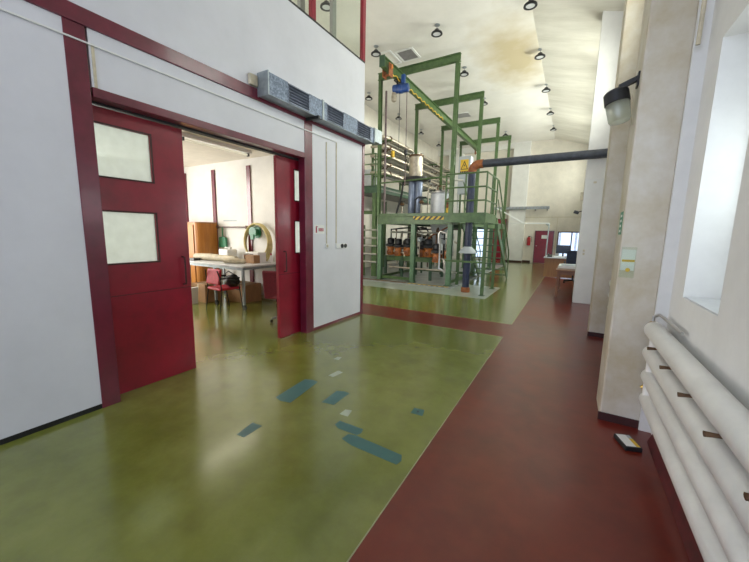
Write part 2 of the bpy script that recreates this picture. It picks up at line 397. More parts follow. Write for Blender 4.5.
# block end, back, room shell
struct(MB().box(-9.9, XW-T, 5.38, 5.46, 0, 3.30).build('wall_room_end', 'plaster'))
struct(MB().box(-9.9, -9.7, -.6, 5.38, 0, 3.30).build('wall_room_left', 'plaster'))
struct(MB().box(-9.9, XW-T, -.7, -.6, 0, 3.30).build('wall_room_back', 'plaster'))
struct(MB().box(-9.9, XW-T, -.7, 5.46, 3.22, 3.36).build('ceiling_room', 'plaster_cream'))
struct(MB().box(-7.95, XW-T, 5.38, 5.46, 3.36, 4.58).build('wall_gallery_end', 'panel_white'))
struct(MB().box(-9.7, XW-T-.3, 5.365, 5.38, 0, .08).build('baseboard_room', 'beige_wrap'))
for x in (-9.1, -7.87, -6.56): struct(MB().box(x-.06, x+.06, 5.35, 5.38, .08, 3.06).build('trim_16', 'maroon'))
# made-up frame around the unseen fill light on the block's end wall
mb = MB()
for a in ((-7.35, -7.3, 1.5, 3.1), (-4.1, -4.05, 1.5, 3.1)): mb.box(a[0], a[1], 5.46, 5.52, a[2], a[3])
for a in ((-7.3, -4.1, 1.5, 1.54), (-7.3, -4.1, 3.06, 3.1)): mb.box(a[0], a[1], 5.46, 5.52, a[2], a[3])
struct(mb.build('window_50', 'maroon'))
# gallery glazing above the block
mb = MB(); mb.box(XW-.06, XW, -5, 5.46, 4.58, 4.61); struct(mb.build('trim_17', 'black'))
gy = [-5, -3.2, -1.4, .4, 2.25, 4.08, 5.42]
for k, (a, b_) in enumerate(zip(gy, gy[1:])):
    mb = MB(); mb.box(XW-.06, XW+.004, b_-.045, b_+.045, 4.61, ZC, .004)
    f = struct(mb.build('window_%d' % (20+k), 'door_red'))
    MB().box(XW-.035, XW-.028, a+.045, b_-.045, 4.61, ZC).build('window_pane', 'clear_glass', f)
for y in (4.05, 4.80): struct(MB().box(XW-.24, XW-.18, y-.05, y+.05, 3.36, ZC).build('trim_18', 'grey_frame'))

# ---- sliding doors (hang behind the wall)
def leaf(k, y0, y1, wy0, wy1, hy):
    X0, X1 = XW-.20, XW-.15; wz = ((1.27, 1.74), (2.05, 2.49)); mb = MB()
    for a, b_ in ((y0, wy0), (wy1, y1)): mb.box(X0, X1, a, b_, .005, 2.63)
    mb.box(X0, X1, wy0, wy1, .005, wz[0][0]); mb.box(X0, X1, wy0, wy1, wz[0][1], wz[1][0]); mb.box(X0, X1, wy0, wy1, wz[1][1], 2.63)
    d = struct(mb.build('door_%d' % k, 'door_red'))
    for a, b_ in wz:
        MB().box(X0+.02, X0+.026, wy0, wy1, a, b_).build('window_pane', 'frosted_glass', d)
        mb = MB(); t = .014; e = X1+.006
        mb.box(X1, e, wy0-t, wy0, a-t, b_+t); mb.box(X1, e, wy1, wy1+t, a-t, b_+t); mb.box(X1, e, wy0, wy1, a-t, a); mb.box(X1, e, wy0, wy1, b_, b_+t)
        mb.build('glazing_bead', 'dark_red', d)
    mb = MB(); mb.tube([(X1, hy, 1.00), (X1+.045, hy, 1.005), (X1+.05, hy, 1.04), (X1+.05, hy, 1.26), (X1+.045, hy, 1.295), (X1, hy, 1.30)], .009, 8)
    o = mb.build('door_handle', 'dark_red', d)
    mb = MB(); mb.box(X1, X1+.003, y0+.0, y1, .96, .966); mb.build('panel_joint', 'dark_red', d)
leaf(1, .85, 2.14, 1.28, 1.82, 2.06)
leaf(2, 3.44, 4.76, 3.79, 4.32, 3.55)

# far doors, windows
def red_door(k, x0, x1, z1, handle_left=True):
    d = struct(MB().box(x0+.05, x1-.05, YF-.05, YF-.01, .01, z1-.04).build('door_%d' % k, 'door_red'))
    mb = MB(); mb.box(x0, x0+.05, YF-.07, YF, 0, z1); mb.box(x1-.05, x1, YF-.07, YF, 0, z1); mb.box(x0+.05, x1-.05, YF-.07, YF, z1-.04, z1); mb.build('door_frame', 'maroon', d)
    MB().box(x0+.1, x0+.14, YF-.10, YF-.05, .98, 1.02).build('door_handle', 'steel', d)
    return d
d = red_door(3, -1.90, -.92, 1.87); MB().box(-1.55, -1.2, YF-.056, YF-.05, 1.42, 1.62).build('notice', 'paper', d)
red_door(4, -4.35, -3.5, 2.55)
mb = MB(); X0, X1, Z0, Z1 = -.74, .6, .30, 1.84; t = .06
mb.box(X0, X0+t, YF-.06, YF, Z0, Z1); mb.box(X1-t, X1, YF-.06, YF, Z0, Z1); mb.box(X0+t, X1-t, YF-.06, YF, Z0, Z0+t); mb.box(X0+t, X1-t, YF-.06, YF, Z1-t, Z1); mb.box(-.08, -.02, YF-.06, YF, Z0+t, Z1-t)
f = struct(mb.build('window_40', 'dark_red'))
MB().box(X0+t, X1-t, YF-.02, YF-.012, Z0+t, Z1-t).build('window_pane', 'window_day', f)
mb = MB(); 
for k in range(6): mb.box(-.66+k*.035+(.68 if k > 2 else 0), -.64+k*.035+(.68 if k > 2 else 0), YF-.035, YF-.03, Z0+t, Z1-t)
mb.build('blind', 'grey_frame', f)
# white board area behind the stairs on the far wall
f = struct(MB().box(-5.6, -4.55, YF-.05, YF, .05, 2.0).build('window_41', 'white_plastic'))
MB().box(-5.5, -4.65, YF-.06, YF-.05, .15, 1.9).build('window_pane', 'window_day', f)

# ================================================================ things on the left wall
# air curtain units over the panel
def air_unit(y0, y1, grilles, label):
    t = thing('air_curtain', label, 'air curtain', (XW, y0, 3.21), 'galvanised air curtains above the doorway')
    X1 = -3.28; z0, z1 = 3.305, 3.50
    z0, z1 = 3.215, 3.462
    mb = MB(); X0 = XW+.022
    yy = [y0]
    for a, b_ in grilles: yy += [a, b_]
    yy.append(y1)
    mb.box(X0, X1-.02, y0, y1, z0, z1)
    for i in range(0, len(yy), 2): mb.box(X1-.02, X1, yy[i], yy[i+1], z0, z1)
    mb.build('casing', 'galvanised', t)
    MB().box(X0, X1-.002, y0+.004, y1-.004, z0-.004, z0).build('bottom_tray', 'galv_plain', t)
    for s_ in (y0, y1): MB().box(X0, X1+.012, s_-.008, s_+.008, z0-.012, z1+.012).build('end_flange', 'galv_plain', t)
    for a, b_ in grilles:
        mb = MB()
        mb.box(X1-.02, X1-.016, a, b_, z0, z1)
        for k in range(6):
            z = z0+.035+k*.036; mb.obox((X1-.002, a, z), (X1-.002, b_, z), .030, .006, up=(-.5, 0, 1))
        mb.box(X1-.012, X1+.004, a, a+.012, z0+.01, z1-.01); mb.box(X1-.012, X1+.004, b_-.012, b_, z0+.01, z1-.01); mb.box(X1-.012, X1+.004, a, b_, z1-.02, z1-.01); mb.box(X1-.012, X1+.004, a, b_, z0+.01, z0+.02)
        mb.build('grille', 'louvre', t)
    return t
air_unit(3.01, 4.02, [(3.34, 3.74)], 'galvanised air curtain with one louvre, nearer of the two above the doorway')
au = air_unit(4.04, 5.48, [(4.13, 4.54), (4.93, 5.36)], 'galvanised air curtain with two louvres, farther one above the white panel')
tag(MB().box(XW+.022, -3.22, 3.86, 3.90, 3.17, 3.21).build('support_bracket', 'black'), 'black bracket under the joint of the two air curtains', 'bracket')
tag(MB().box(XW+.001, XW+.05, 2.88, 2.99, 3.31, 3.43, .006).build('junction_box', 'beige_wrap'), 'small tan box on the wall at the near end of the air curtain', 'junction box')
MB().box(-3.42, -3.26, 5.488, 5.74, 3.24, 3.47).build('outlet_box', 'galv_plain', au)
# white cable conduit across
mb = MB(); mb.box(XW+.007, XW+.018, -5, 4.62, 3.042, 3.054)
tag(mb.build('cable_conduit', 'white_plastic'), 'long thin white cable conduit running under the maroon beam', 'conduit')
for y, y1, lab in ((4.35, 0, 'thin white conduit dropping to the small light switch on the white panel'), (4.61, 0, 'thin white conduit dropping to the dark socket pair on the white panel')):
    mb = MB(); mb.box(XW, XW+.012, y-.008, y+.008, 1.40, 2.99 if y < 4.5 else 3.042); tag(mb.build('cable_conduit', 'beige_wrap'), lab, 'conduit')
t = thing('light_switch', 'small white light switch at the bottom of the first conduit', 'switch', (XW, 4.35, 1.34))
MB().box(XW, XW+.02, 4.31, 4.39, 1.33, 1.40, .004).build('switch_plate', 'white_plastic', t); MB().box(XW+.02, XW+.026, 4.33, 4.37, 1.345, 1.385).build('rocker', 'beige_wrap', t)
t = thing('socket_pair', 'dark double wall socket beside the white panel conduit', 'socket', (XW, 4.8, 1.3))
MB().box(XW, XW+.02, 4.60, 4.92, 1.315, 1.395, .004).build('socket_plate', 'white_plastic', t)
for y in (4.76, 4.86): MB().lathe([(.036, 0), (.036, .012), (.024, .012), (.022, .004)], (XW+.02, y, 1.355), (1, 0, 0), 16).build('socket', 'black', t)
# small sign
def text(body, name, loc, size, material, rot, parent=None, ext=.0008, align='CENTER', squeeze=1):
    c = bpy.data.curves.new(name, 'FONT'); c.body = body; c.size = size; c.extrude = ext; c.align_x = align; c.align_y = 'CENTER'
    o = bpy.data.objects.new(name, c); C.objects.link(o); dg = bpy.context.evaluated_depsgraph_get(); me = bpy.data.meshes.new_from_object(o.evaluated_get(dg)); bpy.data.objects.remove(o)
    o = bpy.data.objects.new(name, me); C.objects.link(o); me.materials.clear(); me.materials.append(M[material])
    R = Matrix.Translation(loc) @ rot @ Matrix.Scale(squeeze, 4, (1, 0, 0))
    me.transform(R)
    if parent:
        me.transform(Matrix.Translation(-parent.location)); o.parent = parent
    return o
FACE_X = Matrix(((0, 0, 1, 0), (1, 0, 0, 0), (0, 1, 0, 0), (0, 0, 0, 1)))        # text facing +x, reading towards +y
FACE_Y = Matrix(((1, 0, 0, 0), (0, 0, -1, 0), (0, 1, 0, 0), (0, 0, 0, 1)))       # text facing -y
t = thing('safety_sign', 'small white sign with red fire pictogram and red lettering by the doorway post', 'sign', (XW, 4.17, 1.5))
MB().box(XW, XW+.003, 4.05, 4.30, 1.56, 1.70).build('sign_plate', 'white_plastic', t)
mb = MB(); mb.box(XW+.003, XW+.0045, 4.085, 4.115, 1.575, 1.66); mb.box(XW+.003, XW+.0045, 4.09, 4.11, 1.66, 1.68); mb.box(XW+.003, XW+.0045, 4.11, 4.14, 1.664, 1.674); mb.build('pictogram', 'sign_red', t)
mb = MB()
for k in range(4): mb.box(XW+.003, XW+.0045, 4.155+k*.032, 4.178+k*.032, 1.60, 1.65)
mb.build('lettering', 'sign_red', t)

# ================================================================ the room behind the doors
t = thing('workbench', 'white-topped workbench with steel legs on castors in the side room', 'workbench', (-6.4, 4.8, 0))
MB().box(-7.5, -5.45, 4.25, 5.34, .865, .90, .006).build('tabletop', 'laminate', t)
mb = MB(); mb.box(-7.4, -5.55, 4.32, 4.36, .80, .865); mb.box(-7.4, -5.55, 5.2, 5.24, .80, .865); mb.box(-5.62, -5.58, 4.36, 5.2, .80, .865); mb.box(-7.4, -7.36, 4.36, 5.2, .80, .865); mb.build('apron', 'galv_plain', t)
for x, y in ((-5.55, 4.33), (-5.55, 5.2), (-6.45, 4.33), (-7.38, 4.33), (-7.38, 5.2)):
    l = MB().box(x-.022, x+.022, y-.022, y+.022, .10, .80).build('leg', 'galv_plain', t)
    mb = MB(); mb.lathe([(.012, -.016), (.048, -.016), (.05, 0), (.048, .016), (.012, .016)], (x+.02, y, .05), (0, 1, 0), 16); mb.box(x-.02, x+.03, y-.024, y-.02, .04, .105); mb.box(x-.02, x+.03, y+.02, y+.024, .04, .105); mb.box(x-.02, x+.03, y-.024, y+.024, .095, .105)
    mb.build('castor', 'black', l)
t = thing('wooden_cabinet', 'tall orange-brown wooden cabinet with a curved end in the side room', 'cabinet', (-8.5, 5.1, 0))
mb = MB(); r = .22; pl = [(-9.0, 5.34, 0), (-9.0, 4.86, 0), (-7.78-r, 4.86, 0)]+[(-7.78-r+r*math.sin(a*PI/12), 4.86+r-r*math.cos(a*PI/12), 0) for a in range(1, 7)]+[(-7.78, 5.34, 0)]
mb.prism([(x, y, .08) for x, y, z in pl], (0, 0, 1.66)); mb.build('carcass', 'wood', t)
mb = MB(); mb.prism([(x*1, y-.0, 1.74) for x, y, z in pl], (0, 0, .03)); mb.build('top', 'wood_desk', t)
MB().box(-8.95, -7.85, 4.92, 5.3, 0, .08).build('plinth', 'dark_red', t)
for x0 in (-8.96, -8.47): 
    d = MB().box(x0, x0+.47, 4.842, 4.86, .12, 1.70, .003).build('door', 'wood', t)
    hx = x0+.43 if x0 < -8.6 else x0+.04
    MB().tube([(hx, 4.842, .95), (hx, 4.815, .96), (hx, 4.815, 1.05), (hx, 4.842, 1.06)], .006, 6).build('door_handle', 'steel', d)
# boxes on the floor
for k, (x0, x1, y0, y1, z1, lab) in enumerate(((-7.3, -6.78, 4.3, 4.7, .40, 'cardboard box on the floor under the left end of the bench'), (-7.9, -7.45, 4.0, 4.4, .46, 'tall cardboard box on the floor in front of the wooden cabinet'), (-6.7, -6.05, 4.75, 5.2, .40, 'wide brown box on the floor behind the red chair'))):
    t = thing('cardboard_box', lab, 'box', ((x0+x1)/2, (y0+y1)/2, 0), 'boxes under the bench')
    MB().box(x0, x1, y0, y1, 0, z1, .004).build('carton', 'cardboard', t)
    MB().box((x0+x1)/2-.025, (x0+x1)/2+.025, y0-.001, y1+.001, z1-.12, z1+.001).build('tape', 'beige_wrap', t)
tag(MB().box(-6.95, -6.9, 4.05, 4.2, 0, .36).rot(.1, 'Y', (-6.9, 4, 0)).build('board_offcut', 'paper'), 'white board offcut leaning by the boxes at the door edge', 'board')
# red chair
def red_chair(loc, rz):
    t = thing('stacking_chair', 'red upholstered chair with black metal frame and armrests at the bench', 'chair', loc, rz=rz)
    mb = MB(); mb.box(-.22, .22, -.23, .23, .42, .475, .022); mb.build('seat', 'seat_red', t, local=True)
    mb = MB(); mb.box(-.22, .22, -.025, .025, .54, .84, .022); mb.rot(-.14, 'X', (0, 0, .5))
    bmesh.ops.translate(mb.bm, verts=mb.bm.verts, vec=(0, -.235, 0)); mb.rot(0, 'X', (0, 0, 0)); mb.build('backrest', 'seat_red', t, local=True)
    for s_ in (-1, 1):
        MB().tube([(s_*.24, .24, 0), (s_*.235, .18, .42), (s_*.235, .17, .62), (s_*.235, .13, .655)], .011, 8).build('leg', 'black', t, local=True)
        MB().tube([(s_*.24, -.26, 0), (s_*.235, -.20, .42), (s_*.235, -.235, .70), (s_*.2, -.26, .82)], .011, 8).build('leg', 'black', t, local=True)
        MB().tube([(s_*.24, .18, .65), (s_*.255, .02, .67), (s_*.24, -.22, .665)], .017, 8).build('armrest', 'black', t, local=True)
    MB().tube([(-.235, .17, .41), (.235, .17, .41)], .010, 8).build('crossbar', 'black', t, local=True)
    return t
red_chair((-5.93, 4.17, 0), -.06)
t = thing('shoulder_bag', 'black bag slumped on the seat of the red chair', 'bag', (-5.80, 4.2, .475))
mb = MB(); bmesh.ops.create_icosphere(mb.bm, subdivisions=3, radius=1)
for v in mb.bm.verts: v.co = Vector((-5.80+v.co.x*.17*(1+.18*math.sin(7*v.co.z+3*v.co.y)), 4.26+v.co.y*.13, .585+max(v.co.z, -.85)*.125*(1+.2*math.sin(6*v.co.x))))
mb.smooth = True; mb.build('bag_body', 'black', t)
MB().tube([(-5.93, 4.25, .60), (-5.96, 4.22, .72), (-5.85, 4.22, .78), (-5.72, 4.25, .72), (-5.68, 4.27, .60)], .012, 6).build('strap', 'black', t)
# burgundy office chair
t = thing('office_chair', 'burgundy swivel office chair half hidden behind the right door leaf', 'chair', (-4.33, 4.12, 0))
cx, cy = -4.27, 4.22
mb = MB(); mb.box(cx-.23, cx+.23, cy-.24, cy+.22, .43, .50, .03); mb.build('seat', 'seat_burgundy', t)
mb = MB(); mb.box(-.20, .20, -.03, .03, 0, .50, .028)
for v in mb.bm.verts: v.co.x *= 1-.25*max(0, (.3-v.co.z))
mb.rot(.08, 'X', (0, 0, 0)); mb.rot(.35, 'Z', (0, 0, 0)); bmesh.ops.translate(mb.bm, verts=mb.bm.verts, vec=(cx-.08, cy-.20, .42)); mb.build('backrest', 'seat_burgundy', t)
MB().tube([(cx, cy, .09), (cx, cy, .43)], [.03, .022], 12).build('gas_column', 'wood_table', t)
for k in range(5):
    a = k*2*PI/5+.4; e = (cx+.27*math.cos(a), cy+.27*math.sin(a), .075)
    l = MB().obox((cx, cy, .11), e, .04, .03).build('base_arm', 'galv_plain', t)
    MB().lathe([(.01, -.014), (.026, -.014), (.028, 0), (.026, .014), (.01, .014)], (e[0], e[1], .029), (math.sin(a), -math.cos(a), 0), 12).build('castor', 'black', l)
# things on the bench
z = .90
t = thing('foam_roll', 'long roll of beige wrapping lying on the bench', 'roll', (-6.9, 4.6, z))
mb = MB(); mb.tube([(-7.45, 4.55, z+.075), (-7.0, 4.6, z+.08), (-6.6, 4.66, z+.072), (-6.2, 4.68, z+.068)], [.075, .08, .07, .066], 14); mb.build('wrapping', 'beige_wrap', t)
tag(MB().tube([(-6.25, 4.43, z+.056), (-6.0, 4.5, z+.06), (-5.82, 4.6, z+.05)], [.05, .06, .045], 12).build('wrapping_bundle', 'beige_wrap'), 'short crumpled beige bundle on the bench beside the brown box', 'bundle')
t = thing('plastic_canister', 'white plastic canister standing at the back of the bench', 'canister', (-7.1, 5.1, z))
mb = MB(); mb.box(-7.25, -6.9, 4.98, 5.25, z, z+.24, .03); mb.build('canister_body', 'white_plastic', t)
mb = MB(); mb.lathe([(.035, 0), (.035, .05), (.03, .055)], (-6.99, 5.12, z+.24)); mb.build('cap', 'white_plastic', t); MB().tube([(-7.2, 5.12, z+.24), (-7.18, 5.12, z+.28), (-7.08, 5.12, z+.28), (-7.06, 5.12, z+.24)], .012, 8).build('handle', 'white_plastic', t)
t = thing('parts_box', 'white box with papers standing behind the brown box on the bench', 'box', (-6.0, 5.05, z))
MB().box(-6.2, -5.8, 4.92, 5.14, z, z+.22, .005).build('carton', 'paper', t); MB().box(-6.12, -5.95, 4.915, 4.92, z+.10, z+.18).build('label', 'black', t)
t = thing('cardboard_box', 'small brown cardboard box on the bench top', 'box', (-5.9, 4.6, z))
MB().box(-6.02, -5.72, 4.74, 4.90, z, z+.17, .003).build('carton', 'cardboard', t); MB().box(-6.04, -6.021, 4.72, 4.88, z, z+.20).build('flap', 'paper', t)
tag(MB().box(-7.48, -7.2, 4.35, 4.5, z, z+.05, .01).build('tool_case', 'black'), 'flat black case on the bench by the left door edge', 'case')
t = thing('spray_bottle', 'small white bottle with a red cap on the bench', 'bottle', (-5.6, 5.1, z))
MB().lathe([(.032, 0), (.034, .01), (.034, .11), (.014, .15), (.014, .165)], (-5.60, 5.1, z)).build('bottle_body', 'white_plastic', t); MB().lathe([(.018, 0), (.018, .035), (.01, .045)], (-5.60, 5.1, z+.165)).build('cap', 'sign_red', t)
# rail, dustpan, hose coil
t = thing('hook_rail', 'narrow metal hook rail on the wall behind the bench', 'rail', (-7.2, 5.37, 1.65))
MB().tube([(-7.80, 5.33, 1.66), (-6.66, 5.33, 1.66)], .016, 8).build('rail', 'brown_pipe', t)
for x in (-7.78, -6.68): MB().box(x-.02, x+.02, 5.33, 5.38, 1.62, 1.70).build('bracket', 'brown_metal', t)
tag(MB().box(-7.55, -7.05, 5.372, 5.378, 1.80, 1.835).build('wall_notice', 'cabinet_grey'), 'thin strip of small print on the wall above the hook rail', 'notice')
t = thing('dustpan', 'green plastic dustpan hanging from the hook rail', 'dustpan', (-7.5, 5.33, 1.3))
mb = MB(); mb.prism([(-7.68, 5.30, 1.16), (-7.40, 5.30, 1.16), (-7.42, 5.30, 1.40), (-7.50, 5.30, 1.42), (-7.58, 5.30, 1.42), (-7.66, 5.30, 1.40)], (0, .05, 0)); mb.build('pan', 'plastic_green', t)
MB().tube([(-7.54, 5.325, 1.42), (-7.54, 5.32, 1.66)], .016, 8).build('handle', 'plastic_green', t)
t = thing('hose_coil', 'large coil of pale yellow hose hanging on the wall behind the bench', 'hose', (-6.28, 5.3, .92))
pts = []
for k in range(4*32):
    a = 2*PI*k/32; n = k/32; rx = .40+.012*n+.02*math.sin(a*.9); pts.append((-6.28+rx*math.sin(a)+.012*n, 5.25+.022*n, 1.36+(.385+.02*n)*math.cos(a)-.02*n))
MB().tube(pts, .020, 8).build('hose', 'hose', t)
MB().tube([(-5.90, 5.31, 1.05), (-5.98, 5.28, .98), (-6.1, 5.26, .95), (-6.3, 5.25, .94)], .02, 8).build('hose_end', 'hose', t)
t = thing('hose_reel', 'green plastic hose holder on the wall inside the top of the coil', 'hose holder', (-6.3, 5.3, 1.5))
MB().lathe([(.13, 0), (.14, .01), (.14, .02), (.08, .03), (.08, .13), (.12, .14), (.12, .15)], (-6.32, 5.37, 1.55), (0, -1, 0), 20).build('drum', 'plastic_green', t)
MB().box(-6.38, -6.26, 5.20, 5.24, 1.38, 1.50, .01).build('guide', 'plastic_green', t)
# tube lamp on the room ceiling
t = thing('tube_lamp', 'long fluorescent batten lamp on the side room ceiling', 'lamp', (-5.9, 4.1, 3.1))
MB().box(-5.98, -5.86, 3.45, 4.90, 3.16, 3.22, .004).build('batten', 'white_plastic', t)
MB().tube([(-5.92, 3.52, 3.13), (-5.92, 4.83, 3.13)], .017, 10).build('tube', 'tube_lamp', t)
for y in (3.5, 4.85): MB().box(-5.95, -5.89, y-.012, y+.012, 3.10, 3.165).build('lamp_holder', 'dark_rubber', t)
a_ = area('tube_lamp_light', (-5.92, 4.17, 3.09), (0, 0, -1), .06, 1.3, 5, (1, .92, .72)); a_.parent = t; a_.location -= t.location

# ================================================================ repair patches on the green floor
def patch(poly, material, lab, k):
    mb = MB(); mb.prism([(x, y, 0) for x, y in poly[::-1]], (0, 0, .0016))
    tag(mb.build('floor_patch', material), lab, 'floor patch', 'repair patches in the green floor')
def rect(ax, ay, bx, by, wd):
    a = Vector((ax, ay)); b_ = Vector((bx, by)); d = (b_-a).normalized(); n = Vector((-d.y, d.x))*wd/2; c = .03
    P_ = [a-n+d*c, a-n*.75, a+n*.75, a+n+d*c, b_+n-d*c, b_+n*.75, b_-n*.75, b_-n-d*c]; return [(p.x, p.y) for p in P_]
PATCHES = [
 ([(-2.34, 2.143), (-2.25, 2.12), (-2.148, 2.144), (-2.19, 2.45), (-2.218, 2.623), (-2.30, 2.63), (-2.377, 2.599), (-2.36, 2.35)], 'blue_patch', 'widest blue-grey patch, nearest the sliding doorway'),
 ([(-1.908, 2.309), (-1.78, 2.332), (-1.787, 2.593), (-1.85, 2.60), (-1.925, 2.565)], 'blue_patch', 'short slanted blue patch to the right of the widest one'),
 ([(-2.145, 1.557), (-2.065, 1.562), (-2.071, 1.743), (-2.176, 1.735)], 'blue_patch', 'small dark blue patch on its own at lower left'),
 ([(-1.576, 2.079), (-1.575, 2.146), (-1.339, 2.147), (-1.325, 2.10), (-1.337, 2.054), (-1.52, 2.05)], 'blue_patch', 'short blue patch touching the long one'),
 ([(-1.413, 1.953), (-1.405, 2.028), (-1.34, 2.045), (-.93, 2.025), (-.905, 1.97), (-.918, 1.916), (-1.30, 1.925)], 'blue_patch', 'longest blue patch, beside the red walkway'),
 ([(-1.114, 2.589), (-1.119, 2.684), (-1.025, 2.699), (-1.004, 2.596)], 'blue_patch', 'small square blue patch with a dark spot near the red walkway'),
 ([(-1.641, 2.234), (-1.639, 2.321), (-1.579, 2.337), (-1.556, 2.237)], 'pale_patch', 'small pale square patch between the blue ones'),
 ([(-2.223, 2.813), (-2.209, 2.978), (-2.134, 2.964), (-2.155, 2.807)], 'pale_patch', 'pale greenish patch beyond the widest blue patch'),
 ([(-2.474, 3.238), (-2.478, 3.323), (-2.421, 3.338), (-2.401, 3.243)], 'pale_patch', 'faintest pale patch, farthest from the viewer'),
]
for k, (p, m_, lab) in enumerate(PATCHES): patch(p, m_, lab, k)
tag(MB().lathe([(.012, 0), (.010, .003)], (-1.065, 2.64, .0016)).build('floor_bolt', 'black'), 'tiny dark bolt head in the small square blue patch', 'bolt')

# ================================================================ right side: radiators, lamp, stickers, device
def radiator(y0, y1, label, brackets, valve):
    XB = .60; r = .064; X = XB; t = thing('tube_radiator', label, 'radiator', (X, (y0+y1)/2, .17), 'white pipe radiators on the right wall')
    zs = (.90, .715, .53, .345)
    for i_, z_ in enumerate(zs):
        X = XB+(0, .010, .02, .028)[i_]
        MB().lathe([(.02, 0), (r*.8, .012), (r, .04), (r, y1-y0-.04), (r*.8, y1-y0-.012), (.02, y1-y0)], (X, y0, z_), (0, 1, 0), 24).build('radiator_tube', 'radiator', t)
    X = XB
    MB().lathe([(.02, .0), (.045, .01), (.045, .62), (.02, .63)], (X+.02, y1-.075, .31), (0, 0, 1), 16).build('header', 'radiator', t)
    MB().lathe([(.02, .0), (.045, .01), (.045, .62), (.02, .63)], (X+.02, y0+.075, .31), (0, 0, 1), 16).build('header', 'radiator', t)
    mb = MB(); mb.box(X+.055, XR, y0+.2, y1-.2, .38, .40); mb.box(X+.055, XR, y0+.2, y1-.2, .84, .86); mb.build('wall_rail', 'radiator', t)
    for y in brackets:
        mb = MB(); mb.tube([(X-.06, y-.0, .800), (X-.03, y, .803), (X+.07, y, .812)], [.013, .010, .010], 8); mb.build('bracket', 'brown_metal', t)
    if valve:
        mb = MB(); mb.lathe([(.014, 0), (.018, .01), (.018, .04), (.026, .045), (.026, .075), (.012, .08)], (X, y1+.075, .93), (0, -1, 0), 12); mb.build('valve', 'brass', t)
        MB().tube([(X, y1+.02, .93), (X+.0, y1+.035, .99), (X+.03, y1+.02, 1.01), (XR-.045, y1-.01, .995), (XR-.035, y1-.45, .99)], .011, 8).build('supply_pipe', 'steel', t)
        mb = MB(); mb.tube([(X, y1-.01, .40), (X, y1+.05, .40)], .014, 8); mb.tube([(X-.02, y1+.035, .40), (X+.02, y1+.035, .43)], .012, 8); mb.build('drain_valve', 'brass', t)
    return t
radiator(-1.2, 3.26, 'long white four-tube radiator in the foreground under the window recess', (.7, 1.05, 1.41, 1.80, 2.2, 2.62, 3.03), True)
radiator(3.92, 6.22, 'second white tube radiator, half hidden behind the near pier', (4.5, 5.0, 5.5), True)
tag(MB().tube([(.625, 3.28, 2.92), (.625, 3.27, 3.3), (.625, 3.27, 4.6)], .013, 8).build('conduit_pipe', 'beige_wrap'), 'thin beige pipe end high in the corner beside the near pier', 'pipe')

# jar lamp on the near pier
t = thing('wall_lamp', 'tilted wall lamp with black cap and glass jar on the near pier', 'lamp', (.33, 3.5, 2.6))
ax = Vector((.20, -.06, -.97)).normalized(); c = Vector((.20, 3.55, 2.785))
MB().lathe([(.02, -.008), (.075, -.004), (.088, .01), (.09, .095), (.086, .10)], c, ax, 24).build('lamp_cap', 'black', t)
MB().lathe([(.083, .10), (.083, .12), (.079, .23), (.070, .25), (.03, .26)], c, ax, 24).build('glass_jar', 'jar_glass', t)
MB().lathe([(.03, .10), (.036, .17), (.02, .21)], c, ax, 16).build('bulb', 'white_plastic', t)
mb = MB(); mb.obox((.22, 3.55, 2.815), (.345, 3.55, 2.865), .05, .035); mb.box(.333, .345, 3.50, 3.60, 2.80, 2.90); mb.build('bracket', 'black', t)
MB().tube([(.27, 3.57, 2.81), (.31, 3.59, 2.70), (.332, 3.6, 2.56), (.338, 3.6, 2.52)], .006, 6).build('cable', 'beige_wrap', t)
# stickers
t = thing('exit_sticker', 'green vertical sticker with white lettering on the edge of the near pier', 'sticker', (.33, 3.55, 1.7))
MB().box(.342, .345, 3.47, 3.64, 1.62, 1.81).build('backing', 'sticker_green', t)
mb = MB()
for k in range(4): mb.box(.3412, .342, 3.50, 3.60, 1.64+k*.042, 1.66+k*.042)
mb.build('lettering', 'paper', t)
t = thing('paper_holder', 'clear plastic holder with a yellow and white label on the near pier', 'label', (.42, 3.4, 1.28))
MB().box(.355, .455, 3.386, 3.388, 1.27, 1.52).build('sleeve', 'clear_glass', t)
MB().box(.365, .45, 3.389, 3.391, 1.37, 1.42).build('label', 'paper', t)
MB().box(.365, .45, 3.3885, 3.3895, 1.40, 1.418).build('label_band', 'yellow', t)
MB().lathe([(.016, 0), (.016, .001)], (.41, 3.388, 1.335), (0, -1, 0)).build('label_dot', 'yellow', t)
MB().box(.36, .45, 3.391, 3.40, 1.33, 1.50).build('backing', 'white_plastic', t)
# device on the floor
t = thing('bait_box', 'small black box with a white and yellow label on the red floor', 'box', (.51, 3.07, 0), rz=.35)
mb = MB(); mb.box(-.058, .058, -.09, .09, 0, .035, .006); mb.build('box_body', 'black', t, local=True)
MB().box(-.048, .048, -.078, .078, .035, .0362).build('label', 'cabinet_grey', t, local=True)
MB().box(-.048, .02, -.078, .078, .0362, .0370).build('label_panel', 'paper', t, local=True)
MB().box(.02, .048, -.078, .03, .0362, .0372).build('label_band', 'yellow', t, local=True)

